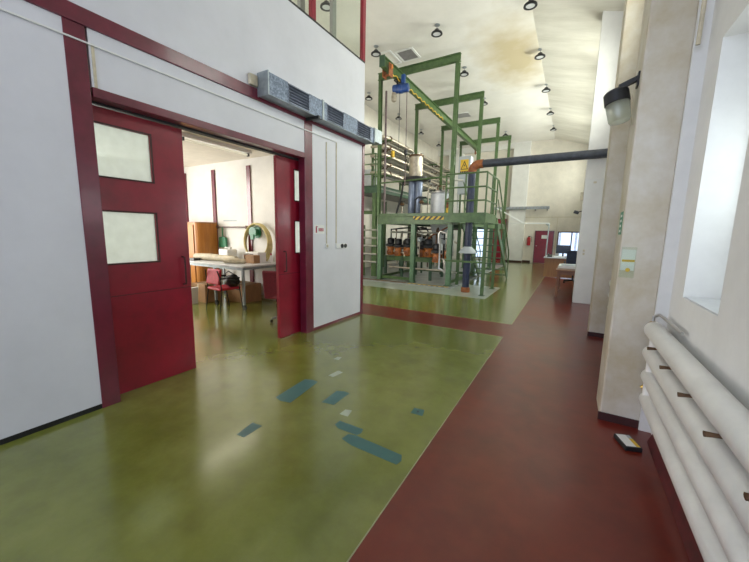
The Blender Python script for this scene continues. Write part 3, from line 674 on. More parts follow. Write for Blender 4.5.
# tall white cabinet against the third pier
t = thing('tall_cabinet', 'tall white service cabinet door against the third pier', 'cabinet', (.4, 9.34, 0))
MB().box(.135, .64, 9.31, 9.36, 0, 2.90, .006).build('cabinet_door', 'cabinet_white', t)
MB().box(.30, .36, 9.295, 9.31, 2.80, 2.84, .004).build('latch', 'beige_wrap', t)
for k in (0, 1): MB().box(.235, .275, 9.30, 9.31, 1.16+k*.08, 1.21+k*.08, .003).build('lock', 'beige_wrap', t)
tag(MB().box(.07, .13, 9.36, 9.50, 2.44, 2.62, .005).build('relay_box', 'beige_wrap'), 'beige box high on the edge of the third pier', 'box')
t = thing('security_camera', 'small black camera on a bracket on the edge of the third pier', 'camera', (.1, 9.5, 2.15))
MB().box(-.03, .08, 9.44, 9.52, 2.13, 2.20, .01).rot(.35, 'Y', (.02, 9.5, 2.17)).build('body', 'black', t); MB().tube([(.06, 9.48, 2.17), (.13, 9.48, 2.19)], .012, 8).build('bracket', 'black', t)

# ================================================================ big overhead pipe
Y = 9.2
t = thing('drain_pipe', 'dark slate-blue pipe rising through the landing and crossing to the right pier', 'pipe', (-2.45, Y, 0))
MB().lathe([(.095, 0), (.095, 3.12)], (-2.45, Y, .12), (0, 0, 1), 24).build('riser', 'navy_pipe', t)
pts = [(-2.45, Y, 3.22)]+[(-2.45+.18*(1-math.cos(a)), Y, 3.24+.18*math.sin(a)) for a in (.3, .6, .9, 1.2, 1.57)]+[(-2.17, Y, 3.42)]
MB().tube(pts, .112, 20).build('elbow', 'rust', t)
MB().tube([(-2.17, Y, 3.42), (.50, Y, 3.42)], .10, 20).build('run', 'slate_pipe', t)
MB().lathe([(.105, 0), (.12, .01), (.12, .12), (.10, .14)], (-2.45, Y, 0), (0, 0, 1), 20).build('foot', 'rust', t)
MB().lathe([(.23, 0), (.24, .02), (.19, .09), (.11, .17), (.10, .18)], (-2.45, Y, 1.08), (0, 0, 1), 24).build('collar', 'cabinet_grey', t)

# ================================================================ the steel plant
ZD = 2.12
struct(MB().box(-7.9, -2.95, 9.45, 19.6, 0, .03).build('floor_plinth', 'concrete'))
struct(MB().box(-7.9, -1.75, 8.45, 10.6, 0, .002).build('floor_grey_area', 'concrete_pale'))
tag(MB().box(-4.35, -3.05, 9.46, 9.56, .03, .042).build('hazard_strip', 'hazard'), 'black and yellow striped strip on the floor in front of the plant', 'hazard marking')
tag(MB().box(-6.2, -4.4, 9.46, 9.52, .03, .055).build('floor_channel', 'brown_metal'), 'rusty low channel along the front of the plant floor', 'channel')
t = thing('steel_platform', 'green steel platform carrying the vessels, seen from below its front edge', 'platform', (-4.35, 14.5, .03))
mb = MB(); mb.box(-5.55, -3.15, 9.80, 19.0, ZD-.02, ZD+.02); mb.build('deck', 'grating', t)
mb = MB(); mb.hbeam((-5.62, 9.75, ZD-.13), (-3.08, 9.75, ZD-.13), .10, .25, up=(0, 0, 1)); mb.box(-5.6, -3.1, 9.70, 9.72, ZD-.245, ZD+.0); mb.build('edge_beam', 'green_steel', t)
mb = MB(); mb.box(-5.6, -4.44, 9.69, 9.70, ZD-.23, ZD-.02); mb.box(-5.6, -3.1, 9.705, 9.715, ZD+.0, ZD+.09); mb.build('toe_board', 'green_steel', t)
for x in (-5.55, -3.15): MB().hbeam((x, 9.8, ZD-.13), (x, 19.0, ZD-.13), .10, .22).build('edge_beam', 'green_steel', t)
for y in (12.7, 15.6, 18.6): MB().hbeam((-5.5, y, ZD-.14), (-3.2, y, ZD-.14), .10, .20).build('cross_beam', 'green_dark', t)
MB().box(-4.32, -3.13, 9.685, 9.70, ZD-.11, ZD-.01).build('hazard_plate', 'hazard', t)
for x, y in ((-5.54, 9.8), (-4.34, 9.8), (-3.15, 9.8), (-5.54, 12.7), (-3.15, 12.7), (-5.54, 15.6), (-3.15, 15.6), (-4.3, 15.6), (-5.54, 18.8), (-3.15, 18.8)):
    l = MB().hbeam((x, y, .04), (x, y, ZD-.25), .14, .14, .018, up=(0, 1, 0)).build('leg', 'green_leg', t)
    MB().box(x-.11, x+.11, y-.11, y+.11, .03, .045).build('base_plate', 'green_dark', l)
mb = MB(); mb.obox((-5.5, 9.85, .12), (-4.4, 9.85, .12), .07, .09); mb.obox((-5.54, 9.9, .12), (-5.54, 12.6, .12), .07, .09); mb.build('sill_beam', 'green_steel', t)
mb = MB(); mb.obox((-3.15, 9.9, .12), (-3.15, 15.5, .12), .07, .09); mb.obox((-5.4, 12.7, .12), (-3.2, 12.7, .12), .07, .09); mb.build('sill_beam', 'green_steel', t)
MB().tube([(-5.6, 9.72, 3.18), (-3.15, 9.72, 3.25)], .024, 8).build('guard_rail', 'green_steel', t)

# pump frame under the deck
t = thing('pump_frame', 'low green steel frame holding the pumps under the platform', 'frame', (-4.6, 11.1, .03))
for x in (-5.7, -5.05, -4.0): 
    MB().hbeam((x, 10.5, .03), (x, 10.5, .78), .08, .08, .012, up=(0, 1, 0)).build('leg', 'green_dark', t); MB().hbeam((x, 11.7, .03), (x, 11.7, .78), .08, .08, .012, up=(0, 1, 0)).build('leg', 'green_dark', t)
for y in (10.5, 11.7): MB().hbeam((-5.75, y, .72), (-3.95, y, .72), .08, .16, .014).build('beam', 'green_steel', t)
for x in (-5.7, -5.05, -4.0): MB().hbeam((x, 10.5, .62), (x, 11.7, .62), .07, .10, .012).build('beam', 'green_steel', t)
def pump(x, y, zb, lab, s_=1):
    t = thing('process_pump', lab, 'pump', (x, y, zb), 'pumps under the platform')
    MB().lathe([(.06, 0), (.13, .02), (.14, .06), (.12, .22), (.11, .26), (.15, .27), (.15, .30), (.06, .31)], (x, y, zb), seg=20).build('pump_housing', 'orange', t)
    mb = MB(); mb.lathe([(.05, .31), (.17, .32), (.18, .36), (.17, .40), (.08, .42)], (x, y, zb), seg=20); mb.build('flange', 'dark_rubber', t)
    mb = MB(); mb.lathe([(.10, .42), (.13, .44), (.13, .56), (.11, .60), (.03, .62)], (x, y, zb), seg=18); mb.build('motor', 'black', t)
    MB().tube([(x+.1, y-.02, zb+.15), (x+.24, y-.03, zb+.13), (x+.28, y-.03, zb-.05), (x+.28, y-.03, zb-.3)], .03, 10).build('outlet_pipe', 'steel_tan', t)
    MB().lathe([(.08, 0), (.085, .012), (.03, .02), (.02, .06)], (x+.0, y-.14, zb+.12), (0, -1, 0), 14).build('handwheel', 'rust', t)
for x, y, zb, lab in ((-5.62, 10.72, .80, 'leftmost orange pump with a black motor under the platform'), (-4.90, 10.62, .80, 'second orange pump from the left, just left of the middle platform leg'),
        (-4.62, 11.25, .72, 'orange pump set farther back, seen just left of the middle leg'), (-4.15, 10.62, .80, 'orange pump just right of the middle platform leg'), (-3.85, 11.2, .72, 'rightmost orange pump beside the tank bottom')):
    pump(x, y, zb, lab)
for x, y, z1, lab in ((-5.3, 10.75, 1.15, 'small grey valve motor between the leftmost pumps'), (-4.4, 10.45, 1.30, 'small grey valve motor above the middle pumps'), (-3.65, 10.7, 1.25, 'small grey valve motor at the right of the pump frame')):
    t = thing('valve', lab, 'valve', (x, y, .8), 'valves among the pumps')
    MB().tube([(x, y, .80), (x, y, z1)], .022, 8).build('stem', 'steel_tan', t)
    MB().lathe([(.03, 0), (.08, .03), (.08, .14), (.03, .17)], (x, y, z1), seg=14).build('actuator', 'cabinet_grey', t)
    MB().lathe([(.11, 0), (.115, .012), (.10, .024), (.02, .026)], (x, y, z1+.17), seg=16).build('handwheel', 'black', t)
# product pipes beneath the deck
k = 0
PL = [([(-5.5, 10.45, 1.62), (-3.3, 10.45, 1.62), (-3.25, 10.45, 1.5), (-3.25, 10.45, .9)], .03, 'steel', 'bright steel pipe running along just under the platform'),
      ([(-5.5, 11.9, 1.50), (-4.2, 11.9, 1.50), (-4.2, 11.9, .4)], .045, 'steel_tan', 'tan pipe bending down behind the pumps'),
      ([(-4.9, 10.62, 1.42), (-4.9, 10.62, 1.7), (-4.1, 11.2, 1.75), (-3.4, 11.6, 1.75)], .028, 'brown_pipe', 'brown pipe rising from the second pump'),
      ([(-4.15, 10.62, 1.42), (-4.0, 10.6, 1.55), (-3.5, 10.55, 1.80), (-3.3, 10.5, 1.82)], .026, 'rust', 'rusty slanted pipe near the right end of the pumps'),
      ([(-5.45, 10.3, .42), (-3.3, 10.3, .42)], .028, 'steel_tan', 'low tan pipe in front of the pump frame'),
      ([(-3.6, 10.2, 1.45), (-3.6, 10.2, .5), (-3.4, 10.2, .4), (-3.0, 10.2, .4)], .035, 'steel', 'steel pipe elbow near the right platform leg'),
      ([(-5.62, 10.72, 1.42), (-5.62, 10.72, 1.72), (-5.0, 10.8, 1.78), (-4.3, 10.8, 1.78)], .026, 'dark_rubber', 'black hose rising from the leftmost pump')]
for pts, r_, m_, lab in PL: tag(MB().tube(pts, r_, 8).build('process_pipe', m_), lab, 'pipe', 'pipes under the platform')
PP = [(-5.25, 10.58, .78, 'slim orange pump squeezed between the two leftmost pumps'), (-5.35, 11.45, .74, 'orange pump in the back row behind the leftmost pump'), (-4.45, 11.6, .74, 'orange pump in the back row behind the middle leg'), (-3.75, 10.35, .66, 'low orange pump close to the right platform leg')]
for x, y, zb, lab in PP: pump(x, y, zb, lab)
rnd = random.Random(3)
ORD = 'first second third fourth fifth sixth seventh eighth ninth tenth eleventh twelfth thirteenth fourteenth fifteenth sixteenth seventeenth eighteenth nineteenth twentieth twenty-first twenty-second'.split(); M_ = ['steel_tan', 'brown_metal', 'dark_rubber', 'steel', 'black']
CN = {'steel_tan': 'tan', 'brown_metal': 'brown', 'dark_rubber': 'grey rubber', 'steel': 'bright steel', 'black': 'black'}
for k in range(22):
    x = -5.45+k*.095+rnd.uniform(-.04, .04); y = rnd.uniform(10.2, 12.1); m_ = M_[k % 5]; z0 = rnd.uniform(.35, 1.25); dx = rnd.uniform(-.35, .35); z1 = rnd.uniform(1.4, 1.8)
    pts = [(x, y, z0), (x, y, z1-.08), (x+.05*(1 if dx > 0 else -1), y, z1), (x+dx, y+rnd.uniform(-.1, .3), z1+rnd.uniform(-.2, .05))]
    tag(MB().tube(pts, rnd.choice((.018, .024, .03)), 7).build('process_pipe', m_), '%s pipe rising among the pumps, %s such pipe from the left under the platform' % (CN[m_], ORD[k]), 'pipe', 'pipes under the platform')
t = thing('switchboard', 'dark pump control panel at the back under the platform', 'panel', (-4.7, 12.4, .03))
MB().box(-5.2, -4.2, 12.3, 12.5, .7, 1.5, .01).build('panel_case', 'black', t); MB().box(-5.1, -4.3, 12.29, 12.3, .8, 1.4).build('panel_face', 'cabinet_grey', t)
for x in (-5.1, -4.3): MB().box(x-.03, x+.03, 12.37, 12.43, .03, .7).build('leg', 'green_dark', t)

# vessels
def vessel(c, prof, mtl, name, lab, cat='vessel'):
    t = thing(name, lab, cat, c); MB().lathe(prof, c, seg=32).build('shell', mtl, t); return t
c = (-4.82, 10.9, ZD+.02)
t = thing('column_vessel', 'tall column vessel, tan above a black ring and slate-blue below, on the platform', 'vessel', c)
for dx in (-.12, .12): MB().lathe([(.10, 0), (.125, .04), (.125, 1.2), (.11, 1.25)], (c[0]+dx, c[1]+(.0 if dx < 0 else .02), c[2]), seg=24).build('jacket_tube', 'vessel_blue', t)
MB().lathe([(.10, 1.20), (.34, 1.21), (.42, 1.24), (.42, 1.33), (.30, 1.36), (.2, 1.37)], c, seg=32).build('flange_ring', 'black', t)
mb = MB(); mb.lathe([(.23, 1.36), (.235, 1.40), (.235, 2.00), (.20, 2.04)], c, seg=32); mb.build('column_shell', 'steel_tan', t)
MB().lathe([(.25, 2.02), (.25, 2.07), (.12, 2.09)], c, seg=28).build('top_flange', 'brown_metal', t)
for k in range(8):
    a = k*PI/4; MB().lathe([(.018, 0), (.018, .05)], (c[0]+.22*math.cos(a), c[1]+.22*math.sin(a), c[2]+2.07), seg=8).build('flange_bolt', 'steel', t)
MB().tube([(c[0]-.45, c[1]-.05, c[2]+1.2), (c[0]-.48, c[1]-.07, c[2]+.8), (c[0]-.68, c[1]-.1, c[2]+.05)], .035, 8).build('drain_hose', 'black', t)
MB().tube([(c[0]-.38, c[1], c[2]+1.30), (c[0]-.45, c[1]-.05, c[2]+1.2)], .03, 8).build('hose_nozzle', 'black', t)
MB().tube([(c[0]+.38, c[1], c[2]+1.30), (c[0]+.52, c[1], c[2]+1.24), (c[0]+.5, c[1], c[2]+1.15)], .04, 8).build('nozzle', 'black', t)
c = (-3.93, 11.0, ZD-.25)
t = thing('mixing_tank', 'wide white mixing tank hung through the platform deck', 'tank', c)
MB().lathe([(.12, -.98), (.20, -.93), (.22, -.3), (.30, .0), (.33, .06), (.33, 1.02), (.30, 1.06)], c, seg=36).build('tank_shell', 'tank_white', t)
MB().lathe([(.35, 1.06), (.36, 1.10), (.20, 1.15), (.05, 1.17)], c, seg=32).build('lid', 'steel', t)
for k in range(10):
    a = k*PI/5; MB().box(c[0]+.33*math.cos(a)-.025, c[0]+.33*math.cos(a)+.025, c[1]+.33*math.sin(a)-.025, c[1]+.33*math.sin(a)+.025, c[2]+1.08, c[2]+1.16).build('lid_clamp', 'dark_rubber', t)
for dx in (-.12, .08): MB().tube([(c[0]+dx, c[1], c[2]+1.14), (c[0]+dx, c[1], c[2]+1.28), (c[0]+dx+.12, c[1], c[2]+1.30)], .022, 8).build('nozzle', 'brown_metal', t)
MB().tube([(c[0]-.2, c[1]-.30, c[2]+.3), (c[0]-.2, c[1]-.36, c[2]+.7)], .015, 8).build('sight_glass', 'steel', t)
# small yellow pump on deck near the right posts
for k, (a_, b_, m_, lab) in enumerate((((-5.3, 11.5), .9, 'steel', 'thin bright pipe standing left of the column vessel'), ((-4.62, 11.6), 1.3, 'steel_tan', 'tan standing pipe between the column vessel and the white tank'), ((-4.5, 10.2), .55, 'black', 'short black standing pipe right of the column vessel'), ((-3.45, 11.4), 1.2, 'steel', 'bright standing pipe right of the white tank'), ((-3.3, 10.1), 1.0, 'steel', 'slim bright pipe beside the near right portal post'))):
    tag(MB().tube([(a_[0], a_[1], ZD+.02), (a_[0], a_[1], ZD+b_), (a_[0]+.08, a_[1]+.05, ZD+b_+.08), (a_[0]+.3, a_[1]+.2, ZD+b_+.08)], .028, 8).build('deck_pipe', m_), lab, 'pipe', 'pipes standing on the platform')
t = thing('dosing_pump', 'small yellow and red dosing pump on the platform beside the grey cabinet', 'pump', (-3.35, 10.4, ZD+.02))
MB().lathe([(.07, 0), (.10, .02), (.10, .22), (.06, .26)], (-3.40, 10.3, ZD+.02), seg=16).build('pump_body', 'yellow', t)
MB().lathe([(.12, .26), (.14, .29), (.14, .34), (.10, .36)], (-3.40, 10.3, ZD+.02), seg=16).build('motor_flange', 'rust', t)
MB().lathe([(.09, .36), (.10, .38), (.09, .52), (.04, .55)], (-3.40, 10.3, ZD+.02), seg=16).build('motor', 'brown_metal', t)
for x, y, lab in ((-4.45, 10.6, 'brown valve assembly left of the white mixing tank'), (-5.45, 11.2, 'small black valve assembly left of the column vessel')):
    t = thing('valve', lab, 'valve', (x, y, ZD+.02))
    MB().tube([(x, y, ZD+.02), (x, y, ZD+.55)], .03, 8).build('stem', 'steel_tan', t)
    MB().lathe([(.05, 0), (.09, .04), (.05, .12)], (x, y, ZD+.45), seg=12).build('valve_body', 'brown_metal', t); MB().lathe([(.10, 0), (.10, .015), (.02, .02)], (x, y, ZD+.6), seg=14).build('handwheel', 'black', t)
# warning cabinet
t = thing('control_cabinet', 'grey control cabinet with a yellow warning triangle sign on the platform', 'cabinet', (-3.0, 10.72, ZD))
MB().box(-3.27, -2.90, 10.65, 10.95, 2.85, 3.98, .008).build('cabinet_body', 'cabinet_grey', t)
MB().box(-3.21, -2.96, 10.642, 10.65, 3.50, 3.88).build('sign_plate', 'yellow', t)
mb = MB(); mb.prism([(-3.20, 10.638, 3.58), (-2.97, 10.638, 3.58), (-3.085, 10.638, 3.84)], (0, .003, 0)); mb.build('warning_triangle', 'black', t)
mb = MB(); mb.prism([(-3.165, 10.635, 3.60), (-3.005, 10.635, 3.60), (-3.085, 10.635, 3.79)], (0, .003, 0)); mb.build('triangle_field', 'yellow', t)
mb = MB(); mb.prism([(-3.075, 10.632, 3.76), (-3.11, 10.632, 3.69), (-3.085, 10.632, 3.69), (-3.10, 10.632, 3.62), (-3.06, 10.632, 3.71), (-3.085, 10.632, 3.71)], (0, .003, 0)); mb.build('lightning_bolt', 'black', t)
mb = MB()
for k in range(5): mb.box(-3.21+k*.055, -3.17+k*.055, 10.638, 10.642, 3.49, 3.53)
mb.build('lettering', 'black', t)
for x in (-3.2, -2.97): MB().box(x-.025, x+.025, 10.75, 10.8, ZD+.0, 2.86).build('stand_post', 'green_steel', t)

# portal frames with the hoist beam
labs = ['nearest and tallest-looking green portal frame over the platform', 'second green portal frame from the front', 'third green portal frame from the front', 'farthest green portal frame, by the end of the hoist beam']
for y, lab in zip((9.75, 12.6, 15.6, 18.55), labs):
    t = thing('portal_frame', lab, 'portal frame', (-4.4, y, ZD), 'green portal frames in a row')
    xl = -5.62
    MB().hbeam((xl+.02, y, ZD+.0), (xl, y, 6.30), .09, .12, .016, up=(0, 1, 0)).build('post', 'green_steel', t)
    MB().hbeam((-3.16, y, ZD+.0), (-3.16, y, 6.30), .11, .13, .018, up=(0, 1, 0)).build('post', 'green_steel', t)
    MB().hbeam((xl-.08, y, 6.41), (-3.09, y, 6.42), .11, .21, .02).build('crossbeam', 'green_steel', t)
t = thing('hoist_beam', 'long green hoist beam slung beneath the portal frames', 'beam', (-4.83, 13.8, 6.03))
MB().hbeam((-4.83, 8.45, 6.16), (-4.83, 19.1, 6.16), .15, .26, .02).build('beam', 'green_steel', t)
for y in (9.75, 12.6, 15.6, 18.55): MB().box(-4.90, -4.76, y-.09, y+.09, 6.275, 6.31).build('clamp_plate', 'green_dark', t)
MB().box(-4.91, -4.75, 8.42, 8.45, 6.02, 6.30).build('end_plate', 'green_dark', t)
MB().tube([(-4.75, 8.7+.05*k, 6.0+.03*math.sin(k*.9)) for k in range(0, 90)], .014, 6).build('festoon_cable', 'yellow', t)
for y, z_, lab in ((8.75, 6.12, 'rusty orange trolley at the near end of the hoist beam'), (18.9, 5.9, 'rusty orange trolley at the far end of the hoist beam')):
    t = thing('beam_trolley', lab, 'trolley', (-4.83, y, 5.8), 'rusty trolleys on the hoist beam')
    for s_ in (-1, 1):
        MB().box(-4.83+s_*.10-.01, -4.83+s_*.10+.01, y-.11, y+.11, 5.86, 6.20, .004).build('side_plate', 'rust', t)
        MB().lathe([(.04, 0), (.06, .01), (.05, .04)], (-4.83+s_*.11, y, 6.12), (s_, 0, 0), 14).build('wheel', 'orange', t)
    MB().tube([(-4.93, y, 5.92), (-4.73, y, 5.92)], .03, 10).build('axle', 'rust', t)
t = thing('electric_hoist', 'blue electric chain hoist with a grey chain bag under the hoist beam', 'hoist', (-4.74, 9.4, 5.6))
c = (-4.72, 9.38, 5.78)
MB().lathe([(.03, -.24), (.11, -.235), (.12, -.20), (.12, -.06), (.135, -.05), (.135, .05), (.12, .06), (.12, .20), (.11, .235), (.03, .24)], c, (1, .15, 0), 22).build('hoist_body', 'hoist_blue', t)
mb = MB(); mb.box(c[0]-.13, c[0]-.08, c[1]-.04, c[1]+.04, 5.86, 6.05); mb.box(c[0]-.19, c[0]+.0, c[1]-.10, c[1]+.10, 5.985, 6.02); mb.build('suspension', 'black', t)
MB().box(c[0]+.02, c[0]+.13, c[1]-.05, c[1]+.05, 5.86, 6.14, .01).build('trolley_motor', 'hoist_blue', t)
mb = MB(); mb.lathe([(.02, 0), (.07, .03), (.085, .15), (.07, .26)], (c[0]-.20, c[1]-.04, 5.42), seg=16); mb.build('chain_bag', 'steel_tan', t)
MB().tube([(c[0]-.03, c[1], 5.66), (c[0]-.02, c[1]-.0, 4.1)], .008, 6).build('control_cable', 'dark_rubber', t)
ch = MB().tube([(c[0]+.20, c[1], 5.66), (c[0]+.22, c[1], 4.05)], .012, 6).build('load_chain', 'brown_pipe', t)
mb = MB(); mb.lathe([(.02, 0), (.05, .03), (.05, .14), (.02, .17)], (c[0]+.22, c[1], 3.88), seg=12); mb.tube([(c[0]+.22, c[1], 3.88), (c[0]+.22, c[1], 3.80), (c[0]+.26, c[1], 3.75), (c[0]+.22, c[1], 3.71), (c[0]+.18, c[1], 3.74)], .014, 6); mb.build('hook_block', 'black', t)
MB().tube([(c[0]+.22, c[1], 3.71), (c[0]+.22, c[1], 3.0)], .016, 6).build('sling', 'brown_pipe', t)
tag(MB().tube([(-5.50, 9.95, ZD+.02), (-5.52, 9.95, 6.05)], .035, 8).build('riser_pipe', 'brown_pipe'), 'thin mauve-brown riser pipe beside the near left portal post', 'pipe')

# landing
t = thing('stair_landing', 'small green landing at the right of the platform with guard rails', 'landing', (-2.5, 9.5, 0))
mb = MB(); mb.box(-3.0, -1.98, 8.86, 9.08, ZD-.06, ZD-.02); mb.box(-3.0, -1.98, 9.32, 10.2, ZD-.06, ZD-.02); mb.box(-3.0, -2.57, 9.08, 9.32, ZD-.06, ZD-.02); mb.box(-2.33, -1.98, 9.08, 9.32, ZD-.06, ZD-.02); mb.build('deck', 'grating', t)
mb = MB(); mb.box(-3.04, -1.95, 8.83, 8.85, ZD-.22, ZD+.03); mb.box(-3.04, -1.95, 8.85, 8.90, ZD-.22, ZD-.20); mb.build('edge_beam', 'green_steel', t)
mb = MB(); mb.box(-1.97, -1.95, 8.85, 10.22, ZD-.22, ZD+.03); mb.build('edge_beam', 'green_steel', t)
mb = MB(); mb.box(-3.04, -3.02, 8.85, 10.22, ZD-.22, ZD-.0); mb.build('edge_beam', 'green_steel', t)
for x, y in ((-1.93, 8.85), (-1.93, 10.19), (-3.0, 10.19)):
    l = MB().hbeam((x, y+.03, .01), (x, y+.03, ZD-.22), .08, .08, .012, up=(0, 1, 0)).build('leg', 'green_steel', t)
    MB().box(x-.07, x+.07, y-.04, y+.10, 0, .012).build('base_plate', 'green_dark', l)
mb = MB(); mb.obox((-2.97, 8.88, .87), (-1.97, 8.88, .87), .04, .05); mb.build('brace', 'green_steel', t)
for z_ in (3.15, 2.80, 2.46): MB().tube([(-3.02, 8.85, z_), (-1.97, 8.85, z_), (-1.97, 10.2, z_)], .021, 8).build('guard_rail', 'green_steel', t)
for x, y in ((-3.02, 8.85), (-2.5, 8.85), (-1.97, 8.85), (-1.97, 9.55), (-1.97, 10.2)): MB().tube([(x, y, ZD-.05), (x, y, 3.15)], .022, 8).build('rail_post', 'green_steel', t)
# stairs
t = thing('steel_stairs', 'green steel open-tread stairs going down behind the landing', 'stairs', (-2.45, 11.5, 0))
for x in (-2.96, -1.95): MB().obox((x, 10.25, ZD-.12), (x, 12.95, .06), .03, .20).build('stringer', 'green_steel', t)
for k in range(9):
    f = (k+.6)/9.3; y = 10.25+2.7*f; z_ = (ZD-.08)*(1-f); MB().box(-2.94, -1.97, y-.11, y+.11, z_-.012, z_+.012).build('tread', 'green_dark', t)
for x in (-2.96, -1.95):
    MB().tube([(x, 10.25, 3.13), (x, 12.88, 1.02), (x, 12.93, .9), (x, 12.93, .12)], .02, 8).build('handrail', 'green_steel', t)
    MB().tube([(x, 10.3, 2.6), (x, 12.8, .62)], .014, 8).build('mid_rail', 'green_steel', t)
    for y in (11.1, 12.0): MB().tube([(x, y, ZD-.12-(y-10.25)*.76), (x, y, 3.13-(y-10.25)*.802)], .016, 8).build('rail_post', 'green_steel', t)

# far left upper platform and racks
t = thing('side_platform', 'upper green side platform at the left behind the doorway wall corner', 'platform', (-7, 13.5, .03))
MB().box(-7.9, -6.1, 10.4, 17.5, 3.14, 3.18).build('deck', 'grating', t)
MB().hbeam((-7.9, 10.38, 3.10), (-6.05, 10.38, 3.10), .10, .25).build('edge_beam', 'green_dark', t)
MB().hbeam((-6.12, 10.45, 3.14), (-6.12, 17.5, 3.14), .10, .25).build('edge_beam', 'green_dark', t)
for x, y in ((-6.12, 10.38), (-6.12, 13.4), (-6.12, 16.5), (-7.4, 10.38), (-7.4, 13.4)): MB().hbeam((x, y, .03), (x, y, 2.97), .14, .14, .016, up=(0, 1, 0)).build('leg', 'green_steel', t)
for z_ in (2.30, ): MB().hbeam((-7.4, 10.38, z_), (-6.12, 10.38, z_), .08, .12, .012).build('tie_beam', 'green_steel', t)
for z_ in (3.62, 3.96, 4.3): MB().tube([(-7.8, 10.38, z_), (-6.12, 10.38, z_), (-6.12, 10.9, z_)], .022, 8).build('guard_rail', 'green_steel', t)
for x in (-7.8, -6.95, -6.12): MB().tube([(x, 10.38, 3.2), (x, 10.38, 4.3)], .024, 8).build('rail_post', 'green_steel', t)
t = thing('switch_cabinet', 'white cabinet standing on the upper side platform', 'cabinet', (-7.1, 11.2, 3.18))
MB().box(-7.5, -6.5, 11.0, 11.4, 3.18, 3.92, .01).build('cabinet_body', 'tank_white', t); MB().box(-7.0, -6.99, 10.99, 11.0, 3.22, 3.9).build('door_joint', 'dark_rubber', t)
t = thing('tube_rack', 'rack of horizontal steel tubes beneath the upper side platform', 'rack', (-6.8, 10.3, .03))
for k, z_ in enumerate((.55, .83, 1.12, 1.40, 1.68)): MB().tube([(-7.6, 10.25, z_), (-5.95, 10.25, z_)], .035, 8).build('rack_tube', 'steel', t)
for x in (-7.5, -6.5, -6.0): MB().box(x-.03, x+.03, 10.28, 10.33, .03, 1.85).build('upright', 'green_steel', t)
# upper pipe rack running along the hall
t = thing('pipe_rack', 'overhead rack carrying the bundle of steel pipes above the side platform', 'rack', (-6.2, 14, 3.3))
for y in (10.9, 13.2, 15.5, 17.8):
    MB().obox((-6.55, y, 3.19), (-6.55, y, 4.95), .07, .07).build('upright', 'green_steel', t)
    for z_ in (3.62, 4.22, 4.82): MB().obox((-6.58, y, z_), (-5.80, y, z_), .06, .05).build('arm', 'green_steel', t)
nm = ['topmost', 'second', 'third', 'fourth', 'fifth', 'lowest']
idx = 0
for r_i, z_ in enumerate((4.90, 4.60, 4.30, 4.00, 3.70)):
    for c_i, x in enumerate((-5.92, -6.12, -6.36)):
        rr = .062 if (r_i+c_i) % 2 == 0 else .045
        y0 = 10.75+.12*c_i
        pts = [(x, 18.3, z_), (x, y0, z_)]
        if c_i == 0: pts += [(x-.05, y0-.1, z_), (x-.55, y0-.12, z_)]
        lab = '%s steel pipe of the overhead rack, %s of its level' % (('highest', 'second highest', 'middle', 'second lowest', 'lowest')[r_i], ('nearest to the vessels', 'middle one', 'nearest to the side wall')[c_i])
        tp = thing('steel_pipe', lab, 'pipe', (x, 14, z_), 'parallel steel pipes on the overhead rack')
        MB().tube(pts, rr, 10).build('pipe', 'steel_tan' if (r_i*3+c_i) % 3 == 0 else 'steel', tp)
        for yy in (y0+.25, 13.8, 16.2): MB().lathe([(rr+.03, 0), (rr+.03, .035)], (x, yy, z_), (0, 1, 0), 12).build('flange', 'brown_metal', tp)
tag(MB().box(-5.86, -5.76, 11.0, 11.12, 4.27, 4.5, .02).build('valve_actuator', 'yellow'), 'small yellow actuator on the overhead pipe rack', 'actuator')

# ================================================================ ceiling lamps
t0 = thing('high_bay_lamp', '', 'ceiling lamp', (0, 0, 0), 'round high bay lamps on the hall ceiling')
MB().lathe([(.012, .09), (.012, .19)], seg=8).build('stem', 'grey_frame', t0, local=True)
MB().lathe([(.04, .185), (.07, .187), (.07, .20), (.04, .205)], seg=16).build('ceiling_plate', 'galv_plain', t0, local=True)
MB().lathe([(.03, .10), (.06, .09), (.075, .05), (.12, .03), (.14, .01), (.145, -.02), (.135, -.026), (.10, -.024), (.095, .0), (.03, .004)], seg=28).build('housing', 'black', t0, local=True)
MB().lathe([(.02, -.014), (.093, -.014), (.093, -.004), (.02, .0)], seg=28).build('diffuser', 'lamp_face', t0, local=True)
spots = []
o_ = ['nearest', 'second', 'third', 'fourth', 'farthest']
for k, y in enumerate((8.81, 11.3, 13.9, 16.5, 19.0)): spots.append((-1.27, y, '%s of the five lamps along the ceiling ridge' % o_[k]))
for k, y in enumerate((8.83, 11.34, 14.14, 19.0)): spots.append((-3.46, y, '%s round lamp of the middle row, above the right portal posts' % ['nearest', 'second', 'third', 'farthest'][k]))
spots.append((-5.33, 8.94, 'round lamp just above the near left portal post')); spots.append((-5.30, 6.65, 'round lamp seen through the gallery glazing'))
for k, y in enumerate((9.05, 11.6, 14.16, 16.75, )): spots.append((-7.2, y+ (0 if k == 0 else 0), '%s round lamp of the row nearest the left hall wall' % ['nearest', 'second', 'third', 'farthest'][k]))
spots = [s for s in spots if not (s[0] == -7.2 and s[1] == 9.05)]+[(-7.2, 19.4, 'last round lamp of the row nearest the left hall wall, at the far end')]
for k, (x, y, lab) in enumerate(spots):
    if k == 0: o = t0; o.location = (x, y, 6.665); o['label'] = lab
    else: o = dup(t0, (x, y, 6.665), lab)
